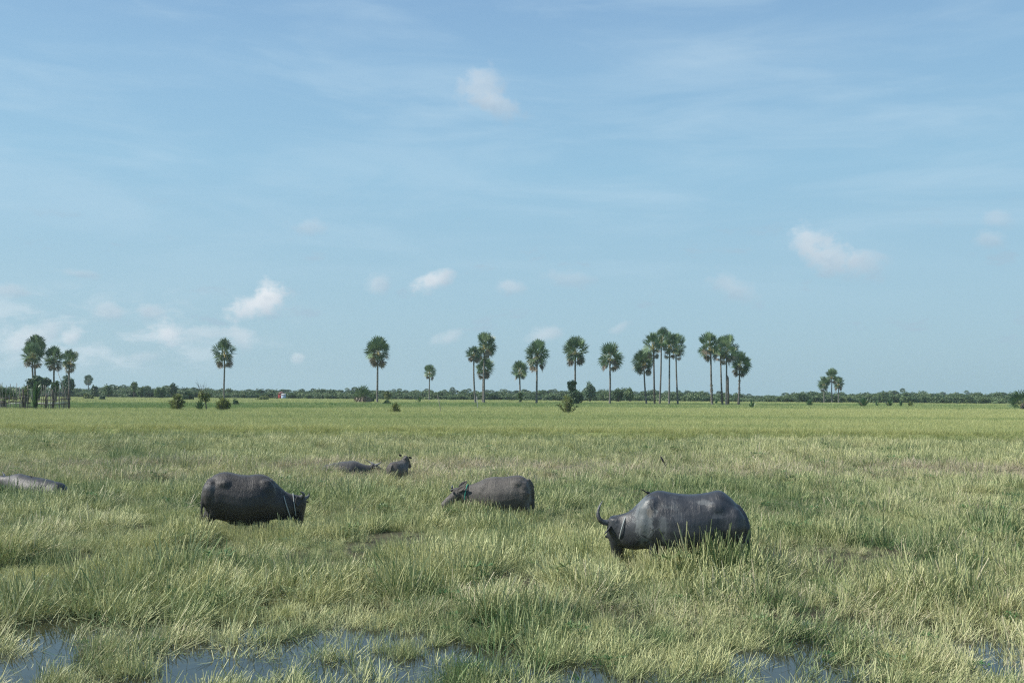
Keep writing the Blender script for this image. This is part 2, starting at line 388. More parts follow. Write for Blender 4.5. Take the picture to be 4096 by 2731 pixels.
# ------------------------------------------------------------------ grass tufts (instanced)
def blades(n, R, h, w, lean, curl, seed, col=(0, 1), dry=.1, cut=False, direction=None, nseg=3, dirspread=3.14, basez=-.03, weed=False):
    """n blades as tapering strips with nseg segments"""
    r = np.random.default_rng(seed)
    a = r.uniform(0, 2 * np.pi, n); rad = R * np.sqrt(r.uniform(0, 1, n))
    bx, by = rad * np.cos(a), rad * np.sin(a)
    L = r.uniform(h[0], h[1], n)
    az = a + r.normal(0, 1.0, n) if direction is None else direction + r.normal(0, dirspread, n)
    th = np.abs(r.normal(lean[0], lean[1], n))
    cu = r.normal(curl, curl * .6 + .01, n)
    wd = w * r.uniform(.6, 1.25, n)
    face = r.uniform(0, np.pi, n)
    V = np.zeros((n, nseg + 1, 2, 3)); p = np.stack([bx, by, np.full(n, basez)], 1)
    side = np.stack([np.cos(face), np.sin(face), np.zeros(n)], 1)
    for k in range(nseg + 1):
        t = k / nseg
        ww = wd * (1 - (.35 if cut else .97) * t ** 1.6)
        V[:, k, 0] = p - side * ww[:, None] / 2; V[:, k, 1] = p + side * ww[:, None] / 2
        ang = th + cu * (t + .5 / nseg) * 1.6
        d = np.stack([np.sin(ang) * np.cos(az), np.sin(ang) * np.sin(az), np.cos(ang)], 1)
        p = p + d * (L / nseg)[:, None]
        p[:, 2] = np.maximum(p[:, 2], .012)
    V = V.reshape(n, -1, 3)
    nv = (nseg + 1) * 2
    q = np.array([(2 * k, 2 * k + 1, 2 * k + 3, 2 * k + 2) for k in range(nseg)])
    Q = (q[None] + (np.arange(n) * nv)[:, None, None]).reshape(-1, 4)
    c = np.zeros((n, nv, 3)); c[:, :, 0] = r.uniform(col[0], col[1], n)[:, None]
    c[:, :, 1] = np.repeat(np.linspace(0, 1, nseg + 1), 2)[None]
    b = r.uniform(0, .85, n); b = np.where(r.uniform(0, 1, n) < dry, r.uniform(.98, 1.0, n), b)
    c[:, :, 2] = b[:, None]
    return V.reshape(-1, 3), Q, c.reshape(-1, 3)
def tuft(name, parts, mat):
    mb = MB()
    for kw in parts:
        V, Q, C = blades(**kw); mb.add(V, Q, None, C)
    return mb.mesh(name, mat)
def collection_of(name, meshes):
    c = bpy.data.collections.new(name)
    for i, me in enumerate(meshes):
        o = bpy.data.objects.new('%s_%02d' % (name, i), me); c.objects.link(o)
    return c
def scatter(name, pts, idx, rot, scl, attrs, coll, label, cat):
    """one object of points; geometry nodes put a tuft on each"""
    me = bpy.data.meshes.new(name); n = len(pts)
    me.vertices.add(n); me.vertices.foreach_set('co', np.asarray(pts, np.float32).reshape(-1))
    a = me.attributes.new('idx', 'INT', 'POINT'); a.data.foreach_set('value', np.asarray(idx, np.int32))
    a = me.attributes.new('rot', 'FLOAT_VECTOR', 'POINT'); a.data.foreach_set('vector', np.asarray(rot, np.float32).reshape(-1))
    a = me.attributes.new('scl', 'FLOAT_VECTOR', 'POINT'); a.data.foreach_set('vector', np.asarray(scl, np.float32).reshape(-1))
    for k, v in attrs.items():
        a = me.attributes.new(k, 'FLOAT', 'POINT'); a.data.foreach_set('value', np.asarray(v, np.float32))
    o = ob(name, me)
    ng = bpy.data.node_groups.new(name + '_nodes', 'GeometryNodeTree')
    ng.interface.new_socket('Geometry', in_out='INPUT', socket_type='NodeSocketGeometry')
    ng.interface.new_socket('Geometry', in_out='OUTPUT', socket_type='NodeSocketGeometry')
    N = ng.nodes; Lk = ng.links
    gi = N.new('NodeGroupInput'); go = N.new('NodeGroupOutput'); ip = N.new('GeometryNodeInstanceOnPoints')
    ci = N.new('GeometryNodeCollectionInfo'); ci.inputs['Collection'].default_value = coll
    ci.inputs['Separate Children'].default_value = True; ci.inputs['Reset Children'].default_value = True
    def na(nm, dt):
        x = N.new('GeometryNodeInputNamedAttribute'); x.data_type = dt; x.inputs['Name'].default_value = nm
        return x.outputs['Attribute']
    er = N.new('FunctionNodeEulerToRotation'); Lk.new(na('rot', 'FLOAT_VECTOR'), er.inputs[0])
    Lk.new(gi.outputs[0], ip.inputs['Points']); Lk.new(ci.outputs[0], ip.inputs['Instance'])
    ip.inputs['Pick Instance'].default_value = True
    Lk.new(na('idx', 'INT'), ip.inputs['Instance Index']); Lk.new(er.outputs[0], ip.inputs['Rotation'])
    Lk.new(na('scl', 'FLOAT_VECTOR'), ip.inputs['Scale']); Lk.new(ip.outputs[0], go.inputs[0])
    md = o.modifiers.new('scatter', 'NODES'); md.node_group = ng
    tag(o, label, cat, None, 'stuff'); return o

def points_in(y0, y1, dens, seed, marg=.60):
    """random points in the wedge the camera sees, with a margin at its sides"""
    r = np.random.default_rng(seed)
    n = int(dens * (y1 - y0) * 2 * (marg * y1 + 3))
    y = r.uniform(y0, y1, n); x = r.uniform(-1, 1, n) * (marg * y1 + 3)
    k = np.abs(x) < marg * y + 3
    return x[k], y[k], r

# footprints of the animals (no grass grows up through them): x, y, half length, half width, heading
FOOT = []
def in_foot(x, y, grow=0.0):
    k = np.zeros(len(x), bool)
    for (cx, cy, a, b, h) in FOOT:
        dx, dy = x - cx, y - cy
        u = dx * math.cos(h) + dy * math.sin(h); v = -dx * math.sin(h) + dy * math.cos(h)
        k |= (u / (a + grow)) ** 2 + (v / (b + grow)) ** 2 < 1
    return k

SHADE_TUFTS = []  # taller green tufts whose darker tint stands in for clump shadows
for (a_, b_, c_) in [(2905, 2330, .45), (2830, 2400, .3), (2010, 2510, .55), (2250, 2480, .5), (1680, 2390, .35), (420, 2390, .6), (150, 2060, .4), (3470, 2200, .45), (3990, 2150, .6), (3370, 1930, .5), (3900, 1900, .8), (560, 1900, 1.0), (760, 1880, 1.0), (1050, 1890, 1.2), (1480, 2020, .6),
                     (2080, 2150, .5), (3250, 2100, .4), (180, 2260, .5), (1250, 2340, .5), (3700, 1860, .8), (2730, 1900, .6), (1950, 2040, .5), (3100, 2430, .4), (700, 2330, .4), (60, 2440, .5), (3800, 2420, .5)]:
    g_ = G(a_, b_); SHADE_TUFTS.append((g_.x, g_.y, c_))
def marsh():
    T = []; m = M['straw']
    # 0-3 upright stubble with leaf, 4-6 fine green grass, 7-9 lodged to one side, 10-11 thatch lying down, 12-13 sparse stems, 14 broad-leaved weed
    for s in range(4):
        T.append(tuft('stubble', [dict(n=34, R=.17, h=(.16, .44), w=.0100, lean=(.26, .26), curl=.06, seed=10 + s, col=(.5, 1), cut=True, dry=.12),
                                  dict(n=34, R=.19, h=(.14, .34), w=.0080, lean=(.60, .42), curl=.50, seed=20 + s, col=(.0, .5), dry=.06),
                                  dict(n=26, R=.22, h=(.12, .30), w=.009, lean=(1.0, .4), curl=.2, seed=30 + s, col=(.5, 1), dry=.5, basez=.06)], m))
    for s in range(3):
        T.append(tuft('green_grass', [dict(n=70, R=.18, h=(.14, .38), w=.0082, lean=(.50, .40), curl=.55, seed=40 + s, col=(.0, .55), dry=.04),
                                      dict(n=12, R=.18, h=(.25, .5), w=.011, lean=(.25, .2), curl=.1, seed=50 + s, col=(.6, 1), cut=True, dry=.1)], m))
    for s in range(3):
        T.append(tuft('lodged_grass', [dict(n=38, R=.18, h=(.26, .52), w=.0100, lean=(.80, .30), curl=.10, seed=60 + s, col=(.45, 1), cut=True, dry=.16, direction=0, dirspread=.55),
                                       dict(n=30, R=.20, h=(.14, .36), w=.0080, lean=(.7, .4), curl=.4, seed=70 + s, col=(.0, .5), dry=.05),
                                       dict(n=14, R=.18, h=(.16, .40), w=.010, lean=(.3, .3), curl=.05, seed=75 + s, col=(.5, 1), cut=True, dry=.15)], m))
    for s in range(2):
        T.append(tuft('thatch', [dict(n=52, R=.25, h=(.12, .38), w=.011, lean=(1.30, .25), curl=.08, seed=80 + s, col=(.3, 1), dry=.5, cut=True, basez=.05),
                                 dict(n=20, R=.20, h=(.12, .32), w=.0065, lean=(.5, .3), curl=.3, seed=85 + s, col=(.0, .5), dry=.05)], m))
    for s in range(2):
        T.append(tuft('sparse_stems', [dict(n=10, R=.16, h=(.2, .60), w=.013, lean=(.45, .3), curl=.12, seed=90 + s, col=(.2, 1), cut=True, dry=.15, direction=.4, dirspread=1.0),
                                       dict(n=18, R=.30, h=(.10, .35), w=.009, lean=(1.4, .15), curl=.1, seed=95 + s, col=(.1, .8), dry=.3, cut=True, basez=.012)], m))
    T.append(tuft('weed', [dict(n=16, R=.10, h=(.15, .40), w=.006, lean=(.5, .3), curl=.1, seed=99, col=(.0, .3), dry=.0),
                           dict(n=46, R=.20, h=(.05, .10), w=.030, lean=(1.0, .4), curl=.3, seed=98, col=(.0, .25), dry=.0, basez=.22),
                           dict(n=30, R=.16, h=(.05, .09), w=.028, lean=(1.0, .4), curl=.3, seed=97, col=(.0, .25), dry=.0, basez=.12)], m))
    T.append(tuft('floating_stems', [dict(n=26, R=.38, h=(.08, .34), w=.008, lean=(1.52, .05), curl=.02, seed=96, col=(.0, .9), dry=.35, cut=True, basez=.035),
                                     dict(n=5, R=.3, h=(.12, .35), w=.010, lean=(.7, .4), curl=.1, seed=94, col=(.3, 1), dry=.2, cut=True)], m))
    coll = collection_of('grass_kinds', T)
    PX, IDX, ROT, SCL, TI, DR = [], [], [], [], [], []
    for (y0, y1, dens, sc, sd_) in [(8.2, 14, 44, 1.0, 1), (14, 24, 36, 1.0, 2), (24, 38, 22, 1.15, 3), (38, 63, 13, 1.35, 4)]:
        x, y, r = points_in(y0, y1, dens, sd_)
        extra = np.zeros(len(x), bool)
        for (cx, cy, fa, fb_, h_) in FOOT:       # thicker, uncropped grass along the near side of each standing animal
            if fa > .6 and y0 <= cy < y1 and cy < 24:
                m_ = 170; ex = cx + r.uniform(-1, 1, m_) * (fa + .50); ey = cy + (ex - cx) * math.tan(h_) - .24 - r.uniform(0, .75, m_)
                x = np.concatenate([x, ex]); y = np.concatenate([y, ey]); extra = np.concatenate([extra, np.ones(m_, bool)])
        pf = pool_field(x, y) * (y < 22)
        keep = (pf < .12) | (r.uniform(0, 1, len(x)) < .30)
        if y1 > 60:
            edge = 61 + 2.0 * (fbm(x * .1, x * 0, 7) - .5) ; keep &= y < edge
        keep &= ~in_foot(x, y)
        # bare-ish channels and thin spots
        thin = fbm(x * .8, y * .6, 21) + .35 * np.exp(-((x - 2.05) ** 2 + (y - 12.3) ** 2) / .9)
        keep &= extra | (thin > .42 + .04 * sm(y, 24, 16)) | (r.uniform(0, 1, len(x)) < .28)
        x, y, pf, thin = x[keep], y[keep], pf[keep], thin[keep]; n = len(x)
        gr = fbm(x * .30 + 5, y * .22, 31)                     # green patches
        dr = fbm(x * .16, y * .5, 41)
        dband = np.exp(-((y - 37.5 - 1.5 * np.sin(x * .12)) / 4.5) ** 2)       # the dry strip across the field
        gband = np.exp(-((y - 27.5) / 4.5) ** 2)
        lod = fbm(x * .35, y * .35 + 3, 51)
        u = r.uniform(0, 1, n)
        idx = r.integers(0, 4, n)
        green = (u < .22 + 1.6 * (gr - .5) + .30 * gband - .3 * dband)
        idx = np.where(green, 4 + r.integers(0, 3, n), idx)
        lodge = (lod > .50) & (r.uniform(0, 1, n) < .75 - .25 * sm(y, 18, 40))
        idx = np.where(lodge & ~green, 7 + r.integers(0, 3, n), idx)
        th = r.uniform(0, 1, n) < (.07 + .22 * dband + .10 * (y < 15))
        idx = np.where(th, 10 + r.integers(0, 2, n), idx)
        idx = np.where(r.uniform(0, 1, n) < .03, 14, idx)
        inpool = pf >= .12; shade = np.zeros(n)
        u3 = r.uniform(0, 1, n); idx = np.where(inpool, np.where(u3 < .62, 15, np.where(u3 < .88, 12 + r.integers(0, 2, n), 7 + r.integers(0, 3, n))), idx)
        # where it leans: long smooth swirls, mostly to the right and away
        la = .6 + 2.4 * (fbm(x * .25, y * .25, 61) - .5) * 2 + r.normal(0, .5, n)
        rz = np.where(idx >= 7, la, r.uniform(0, 6.28, n))
        rx = r.normal(0, .13, n); ry = r.normal(.04, .13, n)
        cl = sm(fbm(x * .95, y * .75, 71), .34, .64); hgt = sc * r.uniform(.65, 1.2, n) * (.52 - .14 * sm(y, 24, 16) + (.60 + .22 * sm(y, 24, 16)) * cl)
        near = np.zeros(n)
        for (cx, cy, fa, fb_, h_) in FOOT:
            near = np.maximum(near, (fa > .8) * np.exp(-((x - cx - (fa + .05) * math.cos(h_)) / .6) ** 2 - ((y - cy - fa * math.sin(h_) + .50) / .5) ** 2)); near = np.maximum(near, (fa > .5) * (y < cy) * np.exp(-((x - cx) / (fa + .45)) ** 6 - ((y - cy + .62) / .62) ** 2))
        nb = 1 + .22 * near 
        hgt = hgt * (1 - .35 * sm(y, 15, 10.5)) * (1 - .15 * dband)
        for (gx, gy, gr_) in SHADE_TUFTS:
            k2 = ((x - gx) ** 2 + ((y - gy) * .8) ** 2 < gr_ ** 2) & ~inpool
            idx = np.where(k2, 4 + r.integers(0, 3, n), idx); shade = np.where(k2, 1.0, shade)
        hgt = hgt * (1 + .30 * shade)
        hgt = np.where(y < 16, np.maximum(hgt, .58 * r.uniform(.85, 1.15, n)), hgt)
        hz = np.where(inpool, hgt * .8, hgt * nb); hz = np.where(near > .25, np.maximum(hz, .95 * np.minimum(1, near * 1.3) * r.uniform(.8, 1.15, n)), hz)
        tint = .5 + (.5 - gr) * .9 + .16 * dband - .20 * gband + r.normal(0, .16, n) + .02 + (.85 * (fbm(x * 1.1, y * .9, 88) - .5) - .10) * sm(y, 30, 16)
        tint += np.where((y > 42), .05, 0) - .28 * shade * r.uniform(.3, 1, n)  # last term paints the clump shadows into the grass tint
        dry = -.02 + .55 * sm(dr, .42, .66) * (.20 + .80 * dband) + .22 * dband + r.uniform(-.05, .05, n)
        z = ground_z(x, y); z = np.where(inpool, np.maximum(z, -.03), np.maximum(z, -.045))
        PX.append(np.stack([x, y, z], 1)); IDX.append(idx); ROT.append(np.stack([rx, ry, rz], 1))
        SCL.append(np.stack([hgt * r.uniform(.9, 1.15, n), hgt * r.uniform(.9, 1.15, n), hz], 1)); TI.append(tint); DR.append(dry)
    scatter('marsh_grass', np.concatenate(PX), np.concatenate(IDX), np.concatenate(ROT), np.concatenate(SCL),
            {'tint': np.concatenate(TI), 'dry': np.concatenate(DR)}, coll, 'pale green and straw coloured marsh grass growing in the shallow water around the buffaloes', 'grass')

def rice():
    T = []; m = M['rice']
    for s in range(4):
        T.append(tuft('rice_clump', [dict(n=46, R=.24, h=(.40, .66), w=.013, lean=(.16, .12), curl=.30, seed=110 + s, col=(.1, .8), dry=.02),
                                     dict(n=22, R=.24, h=(.50, .72), w=.012, lean=(.15, .10), curl=.75, seed=120 + s, col=(.65, 1), dry=.12)], m))
    for s in range(3):     # wider clumps for the far half
        T.append(tuft('rice_patch', [dict(n=90, R=.8, h=(.40, .66), w=.030, lean=(.16, .12), curl=.30, seed=130 + s, col=(.1, .8), dry=.02, nseg=2),
                                     dict(n=40, R=.8, h=(.50, .72), w=.026, lean=(.15, .10), curl=.75, seed=140 + s, col=(.65, 1), dry=.10, nseg=2)], m))
    coll = collection_of('rice_kinds', T)
    A = [[], [], [], [], [], []]
    for (y0, y1, dens, big, sd_) in [(60.5, 66, 9, 0, 200), (66, 100, 4.2, 0, 201), (100, 160, 2.2, 0, 202), (160, 335, .30, 1, 203)]:
        x, y, r = points_in(y0, y1, dens, sd_, .58)
        edge = 61 + 2.0 * (fbm(x * .1, x * 0, 7) - .5)
        k = y > edge; x, y, edge = x[k], y[k], edge[k]; n = len(x)
        side = sm(x / y, -.55, .45)                          # 0 at the left of the field, 1 at the right
        g0 = 122 + 60 * side; g1 = 175 + 120 * side
        dist = y + 6 * (fbm(x * .02, y * .02, 5) - .5)
        gb = sm(dist, g0 - 5, g0 + 3) * (1 - sm(dist, g1 - 12, g1 + 8))
        fb = sm(y, 62.5, 60.8) * 0
        edgeg = 1 - sm(y - edge, .3, 2.6)
        tint = .70 + .55 * (fbm(x * .018, y * .16, 77) - .5) * 2 + .30 * (fbm(x * .3, y * .3, 79) - .5) - .52 * gb * (1 - .5 * side) + .05 * sm(y, 66, 90) + .10 * sm(dist, g1, g1 + 30) * (1 - sm(y, 300, 325)) + r.normal(0, .06, n) - .25 * edgeg - .10 * side * sm(y, 170, 260)
        dry = -.10 + .10 * sm(dist, g1, g1 + 25) * (1 - side) + .06 * (fbm(x * .07, y * .07, 78) - .5)
        z = ground_z(x, y) * 0 + .05 + .42 * sm(y - edge, .2, 2.2)
        A[0].append(np.stack([x, y, z], 1)); A[1].append((4 + r.integers(0, 3, n)) if big else r.integers(0, 4, n))
        A[2].append(np.stack([r.normal(0, .05, n), r.normal(0, .05, n), r.uniform(0, 6.28, n)], 1))
        s_ = r.uniform(.8, 1.15, n) * (1.15 if not big else 1.2) * (1 + .25 * edgeg); A[3].append(np.stack([s_, s_, r.uniform(.85, 1.1, n)], 1))
        A[4].append(tint); A[5].append(dry)
    A = [np.concatenate(a) for a in A]
    scatter('rice_crop', A[0], A[1], A[2], A[3], {'tint': A[4], 'dry': A[5]}, coll, 'ripening yellow green rice standing in the flat field beyond the marsh', 'rice')
    # the closed canopy under the tips
    ys_ = np.concatenate([[61.6], np.linspace(62.4, 130, 120), np.geomspace(132, 338, 60)]); xs_ = np.linspace(-1, 1, 161)
    XX = xs_[None, :] * (ys_[:, None] * .62 + 6); YY = np.repeat(ys_[:, None], 161, 1)
    YY = YY + 2.0 * (fbm(XX * .1, XX * 0, 7) - .5) * sm(YY, 140, 70)
    ZZ = .58 + .10 * (fbm(XX * .8, YY * .8, 91) - .5); ZZ[0] = .0; ZZ[-1] = .0
    ii = (np.arange(len(ys_) - 1)[:, None] * 161 + np.arange(160)[None, :]).reshape(-1)
    mm, nt = base_mat('rice_canopy')
    tc = nt.n('ShaderNodeTexCoord'); v = tc.outputs['Object']; sp = nt.n('ShaderNodeSeparateXYZ'); nt.t.links.new(v, sp.inputs[0])
    n = nt.noise(v, 3.0, 8, .7)
    side = ss(nt, nt.m('DIVIDE', sp.outputs[0], sp.outputs[1]), -.55, .45)
    lo = nt.m('ADD', nt.m('MULTIPLY', side, 60), 122); hi = nt.m('ADD', nt.m('MULTIPLY', side, 120), 170)
    a = nt.m('SUBTRACT', sp.outputs[1], lo); b = nt.m('SUBTRACT', hi, sp.outputs[1])
    gb = nt.m('MULTIPLY', ss(nt, a, -5, 3), ss(nt, b, -8, 8))
    c = nt.mix(ss(nt, n, .3, .7), (.17, .23, .07, 1), (.39, .41, .175, 1))
    c = nt.mix(nt.m('MULTIPLY', gb, .8), c, (.085, .18, .055, 1))
    p = nt.n('ShaderNodeBsdfPrincipled'); nt.put(p.inputs['Base Color'], c); p.inputs['Roughness'].default_value = .8; p.inputs['Specular IOR Level'].default_value = .1
    bp = nt.n('ShaderNodeBump'); bp.inputs['Strength'].default_value = 1.0; bp.inputs['Distance'].default_value = .25
    nt.t.links.new(nt.noise(v, 6, 5, .7), bp.inputs['Height']); nt.t.links.new(bp.outputs[0], p.inputs['Normal'])
    finish(nt, p.outputs[0])
    o = ob('rice_undergrowth', mk_mesh('rice_undergrowth', np.stack([XX, YY, ZZ], -1), [np.stack([ii, ii + 1, ii + 162, ii + 161], 1)], mm, None, True))
    tag(o, 'dense lower leaves of the rice crop filling the far field', 'rice', None, 'stuff')

# ------------------------------------------------------------------ palms
def fan(mb, o, d, L, rng, nseg=15, spread=115, droop=.25, bright=None, wid=.115, dead=False, col=None):
    """one fan leaf: segments radiating from the end of its stalk"""
    d = d / np.linalg.norm(d)
    up = np.array([0, 0, 1.0])
    s = np.cross(d, up + rng.normal(0, .25, 3)); s /= np.linalg.norm(s) + 1e-9
    nrm = np.cross(s, d); tw_ = rng.normal(0, .75); s = s * math.cos(tw_) + nrm * math.sin(tw_); nrm = np.cross(s, d)
    V = []; T = []; C = []
    c0 = rng.uniform(0, 1) if col is None else col; b0 = rng.uniform(.1, .78) if bright is None else bright
    for k in range(nseg):
        a = math.radians(-spread + 2 * spread * k / (nseg - 1) + rng.uniform(-4, 4))
        ln = L * (.62 + .38 * math.cos(a * .62)) * rng.uniform(.88, 1.08)
        e = d * math.cos(a) + s * math.sin(a) + nrm * (.22 * abs(math.sin(a)))
        pt = np.cross(e, nrm); pt /= np.linalg.norm(pt) + 1e-9
        mid = o + e * ln * .58; mid[2] -= droop * ln * .10
        tip = o + e * ln; tip[2] -= droop * ln * (.35 + rng.uniform(0, .25))
        w = wid * L * .5
        V += [o, mid - pt * w, mid + pt * w, tip]
        i = len(V) - 4
        T += [(i, i + 1, i + 2), (i + 1, i + 3, i + 2)]
        C += [(min(1, max(0, c0 + rng.uniform(-.25, .25))), .5, b0)] * 4
    mb.add(V, None, T, C)
def palm(name, label, group, box, base, Y, seed, top=None, skirt=0.3, nleaf=32, tw=.22, lean=None, gaps=.15, trunk_dark=False, stubs=None):
    """box: crown outline x0,x1,y0,y1 in the photo; base: trunk foot px,py; Y: distance"""
    rng = np.random.default_rng(seed)
    x0, x1, y0, y1 = box
    top_px = ((x0 + x1) / 2) if top is None else top
    b = P(base[0], base[1], Y); b.z = 0.0
    root = empty(name, b, label, 'palm tree', group)
    c = P((x0 + x1) / 2, y0 * .56 + y1 * .44, Y) - b; heart = P(top_px, y0 * .42 + y1 * .58, Y) - b; low = P(top_px, y1, Y) - b
    R = (x1 - x0) / 2 * Y / F * 1.14; Hh = (y1 - y0) / 2 * Y / F
    # trunk with a slight bow
    n = 12; pts = []; rad = []
    foot = np.array([0, 0, -.1]); hd = np.array(heart)
    bow = (lean or 0)
    for i in range(n + 1):
        t = i / n; p = foot * (1 - t) + hd * t
        p[0] += bow * math.sin(math.pi * min(1, t * 1.3)) + .05 * math.sin(t * 7 + seed); p[1] += .05 * math.cos(t * 5 + seed)
        if base[0] != top_px:   # curve reaches the crown's line early, as the old ones do
            p[0] = foot[0] + (hd[0] - foot[0]) * (1 - (1 - t) ** 1.8) + bow * math.sin(math.pi * t)
        pts.append(p); rad.append(tw * (1.0 + .45 * math.exp(-t * 14)) * (1 - .28 * t) * (1 + .03 * math.sin(i * 2.1)))
    mb = MB(); mb.tube(pts, rad, 10); mb.build('trunk', M['bark_dark' if trunk_dark else 'bark'], root, True)
    if stubs:      # old leaf bases and creepers on part of the trunk
        mb = MB()
        for k in range(150):
            t = rng.uniform(stubs[0], stubs[1]); i = min(n - 1, int(t * n)); f = t * n - i
            p = pts[i] * (1 - f) + pts[i + 1] * f; a = rng.uniform(0, 6.28); e = np.array([math.cos(a), math.sin(a), .5])
            q = p + e * rad[i] * .8; s = rng.uniform(.12, .30)
            mb.add([q, q + np.cross(e, [0, 0, 1]) * s * .5 + [0, 0, s * .4], q + e * s, q - np.cross(e, [0, 0, 1]) * s * .5 + [0, 0, -s * .2]], [(0, 1, 2, 3)], None, (rng.uniform(0, 1), .5, rng.uniform(.1, .7)))
        mb.build('leaf_bases', M['dead_palm'], root)
    crown = MB(); dead = MB(); stalks = MB()
    ga = 2.39996
    for k in range(nleaf):
        t = (k + .5) / nleaf
        th = math.radians(4 + 134 * t ** .86) + rng.normal(0, .10); a = k * ga + rng.normal(0, .25)
        if gaps and .25 < t < .62 and rng.uniform() < gaps: continue
        d = np.array([math.sin(th) * math.cos(a), math.sin(th) * math.sin(a), math.cos(th)])
        zc = (c.z + .0); 
        # where this leaf's tip should reach: the crown's ellipsoid seen from its heart
        tip = np.array([c.x + R * d[0], R * d[1], c.z + (Hh * (1.12 if d[2] > 0 else .88)) * d[2]]) 
        v = tip - hd; Lt = np.linalg.norm(v); v /= Lt
        Lf = min(R * .66, Lt * .66) * rng.uniform(.9, 1.05); pl = max(.15, Lt - Lf * .92)
        o_ = hd + v * pl + np.array([0, 0, .04 * R])
        stalks.tube([hd, hd + v * pl * .6 + [0, 0, .06 * R], o_], [.05, .035, .02], 4, (rng.uniform(0, .6), .5, .4), False)
        isd = t > 1 - skirt * .35 and rng.uniform() < .45
        fan(dead if isd else crown, o_, v + np.array([0, 0, -.06 - .25 * (t > .75)]), Lf, rng, 17, 122, .22 + .4 * (t > .75), col=None)
    nd = int(3 + 22 * skirt)
    for k in range(nd):
        a = k * ga * 1.3 + rng.normal(0, .3); s = rng.uniform(.18, .50) * R
        o_ = np.array([low.x + s * math.cos(a) * .8, s * math.sin(a) * .8, low.z + (.50 + rng.uniform(-.22, .2)) * Hh])
        fan(dead, o_, np.array([math.cos(a) * .35, math.sin(a) * .35, -1]), R * rng.uniform(.32, .48), rng, 9, 70, .2, wid=.16)
    for k in range(6):
        a = rng.uniform(0, 6.28); r2 = R * .4
        stalks.tube([hd, hd + [r2 * .5 * math.cos(a), r2 * .5 * math.sin(a), .12 * Hh], hd + [r2 * math.cos(a), r2 * math.sin(a), -.25 * Hh]], [.07, .07, .05], 5, (.9, .5, .8), False)
    crown.build('crown', M['palm'], root); dead.build('dead_fronds', M['dead_palm'], root); stalks.build('leaf_stalks', M['stalk'], root)
    return root

ROWG = 'tall sugar palms along the far side of the rice field'
PALMS = [
 # label, box, base, Y, top px, opts
 ('front palm of the overlapping twin pair at the far left, with the lower crown', (89, 176, 1376, 1478), (131, 1612), 205, 131, dict(skirt=.3, nleaf=35)),
 ('rear palm of the overlapping twin pair at the far left, with the higher crown', (103, 181, 1345, 1452), (141, 1609), 212, 141, dict(skirt=.2, nleaf=35)),
 ('palm behind the stick fence between the twin palms and the palm beside the corner post', (176, 256, 1391, 1489), (218, 1608), 212, 217, dict(skirt=.4)),
 ('palm at the right end of the fence with a tall grey green tree behind it', (247, 314, 1402, 1496), (280, 1608), 220, 277, dict(skirt=.3, gaps=.25)),
 ('lone straight palm above small shrubs left of centre with gaps in its crown', (851, 946, 1358, 1473), (897, 1610), 225, 897, dict(skirt=.35, gaps=.45)),
 ('lone straight palm with a full crown beside the squat grey skirted dwarf palm', (1460, 1562, 1352, 1469), (1509, 1612), 228, 1511, dict(skirt=.4, nleaf=33, tw=.25)),
 ('thin leaning palm with a ragged brown skirt of dead fronds down its trunk', (1861, 1926, 1386, 1450), (1904, 1616), 230, 1896, dict(skirt=.9, nleaf=24, lean=-.12)),
 ('tallest palm of the group of three in the centre with a two tiered crown', (1901, 1986, 1334, 1444), (1936, 1612), 232, 1937, dict(skirt=.25, nleaf=40, gaps=.2, tw=.25)),
 ('lower palm hidden behind the tallest trunk of the central group of three', (1903, 1980, 1433, 1516), (1930, 1611), 250, 1933, dict(skirt=.3, nleaf=35)),
 ('short palm with creeper at its foot standing left of a taller straight palm', (2045, 2114, 1447, 1528), (2083, 1609), 262, 2079, dict(skirt=.3, gaps=.2, tw=.24, stubs=(.02, .35))),
 ('straight pale trunked palm with a heart shaped crown right of the short creeper covered palm', (2099, 2198, 1366, 1486), (2146, 1614), 232, 2148, dict(skirt=.5, nleaf=33, tw=.25)),
 ('palm whose foot is buried in a big dark thicket', (2254, 2355, 1351, 1466), (2300, 1614), 236, 2301, dict(skirt=.6, gaps=.35, tw=.25)),
 ('palm with a wide open ring shaped crown right of the round pale green tree', (2392, 2496, 1376, 1487), (2440, 1616), 232, 2440, dict(skirt=.2, gaps=.5, tw=.24)),
 ('shortest and leftmost palm of the group of five with a trunk leaning left', (2529, 2613, 1405, 1505), (2588, 1617), 234, 2576, dict(skirt=.4, nleaf=40)),
 ('second palm from the left in the group of five with a straight dark trunk', (2567, 2642, 1334, 1440), (2619, 1618), 230, 2615, dict(skirt=.35, trunk_dark=True)),
 ('highest palm of the group of five partly behind its neighbours', (2618, 2682, 1314, 1416), (2638, 1616), 238, 2645, dict(skirt=.1, nleaf=34)),
 ('fourth palm from the left in the group of five with a full bright crown', (2648, 2716, 1333, 1443), (2676, 1617), 230, 2678, dict(skirt=.3, nleaf=33)),
 ('rightmost palm of the group of five, its thin trunk leaning slightly', (2684, 2746, 1340, 1446), (2712, 1616), 236, 2704, dict(skirt=.3)),
 ('left palm of the right hand cluster with pale old leaf bases low on its trunk', (2791, 2872, 1337, 1453), (2849, 1620), 226, 2843, dict(skirt=.5, stubs=(.1, .42), tw=.25)),
 ('palm of the right hand cluster with a curved trunk and crown hidden behind its neighbour', (2851, 2918, 1350, 1448), (2891, 1621), 230, 2882, dict(skirt=.15, stubs=(.1, .3))),
 ('palm with a shaggy hanging crown beside a bare dead trunk', (2878, 2953, 1347, 1472), (2905, 1619), 226, 2906, dict(skirt=.6, nleaf=33)),
 ('rightmost palm of the right hand cluster with creepers up its short trunk', (2924, 3004, 1411, 1513), (2953, 1617), 232, 2958, dict(skirt=.5, stubs=(.05, .7))),
]
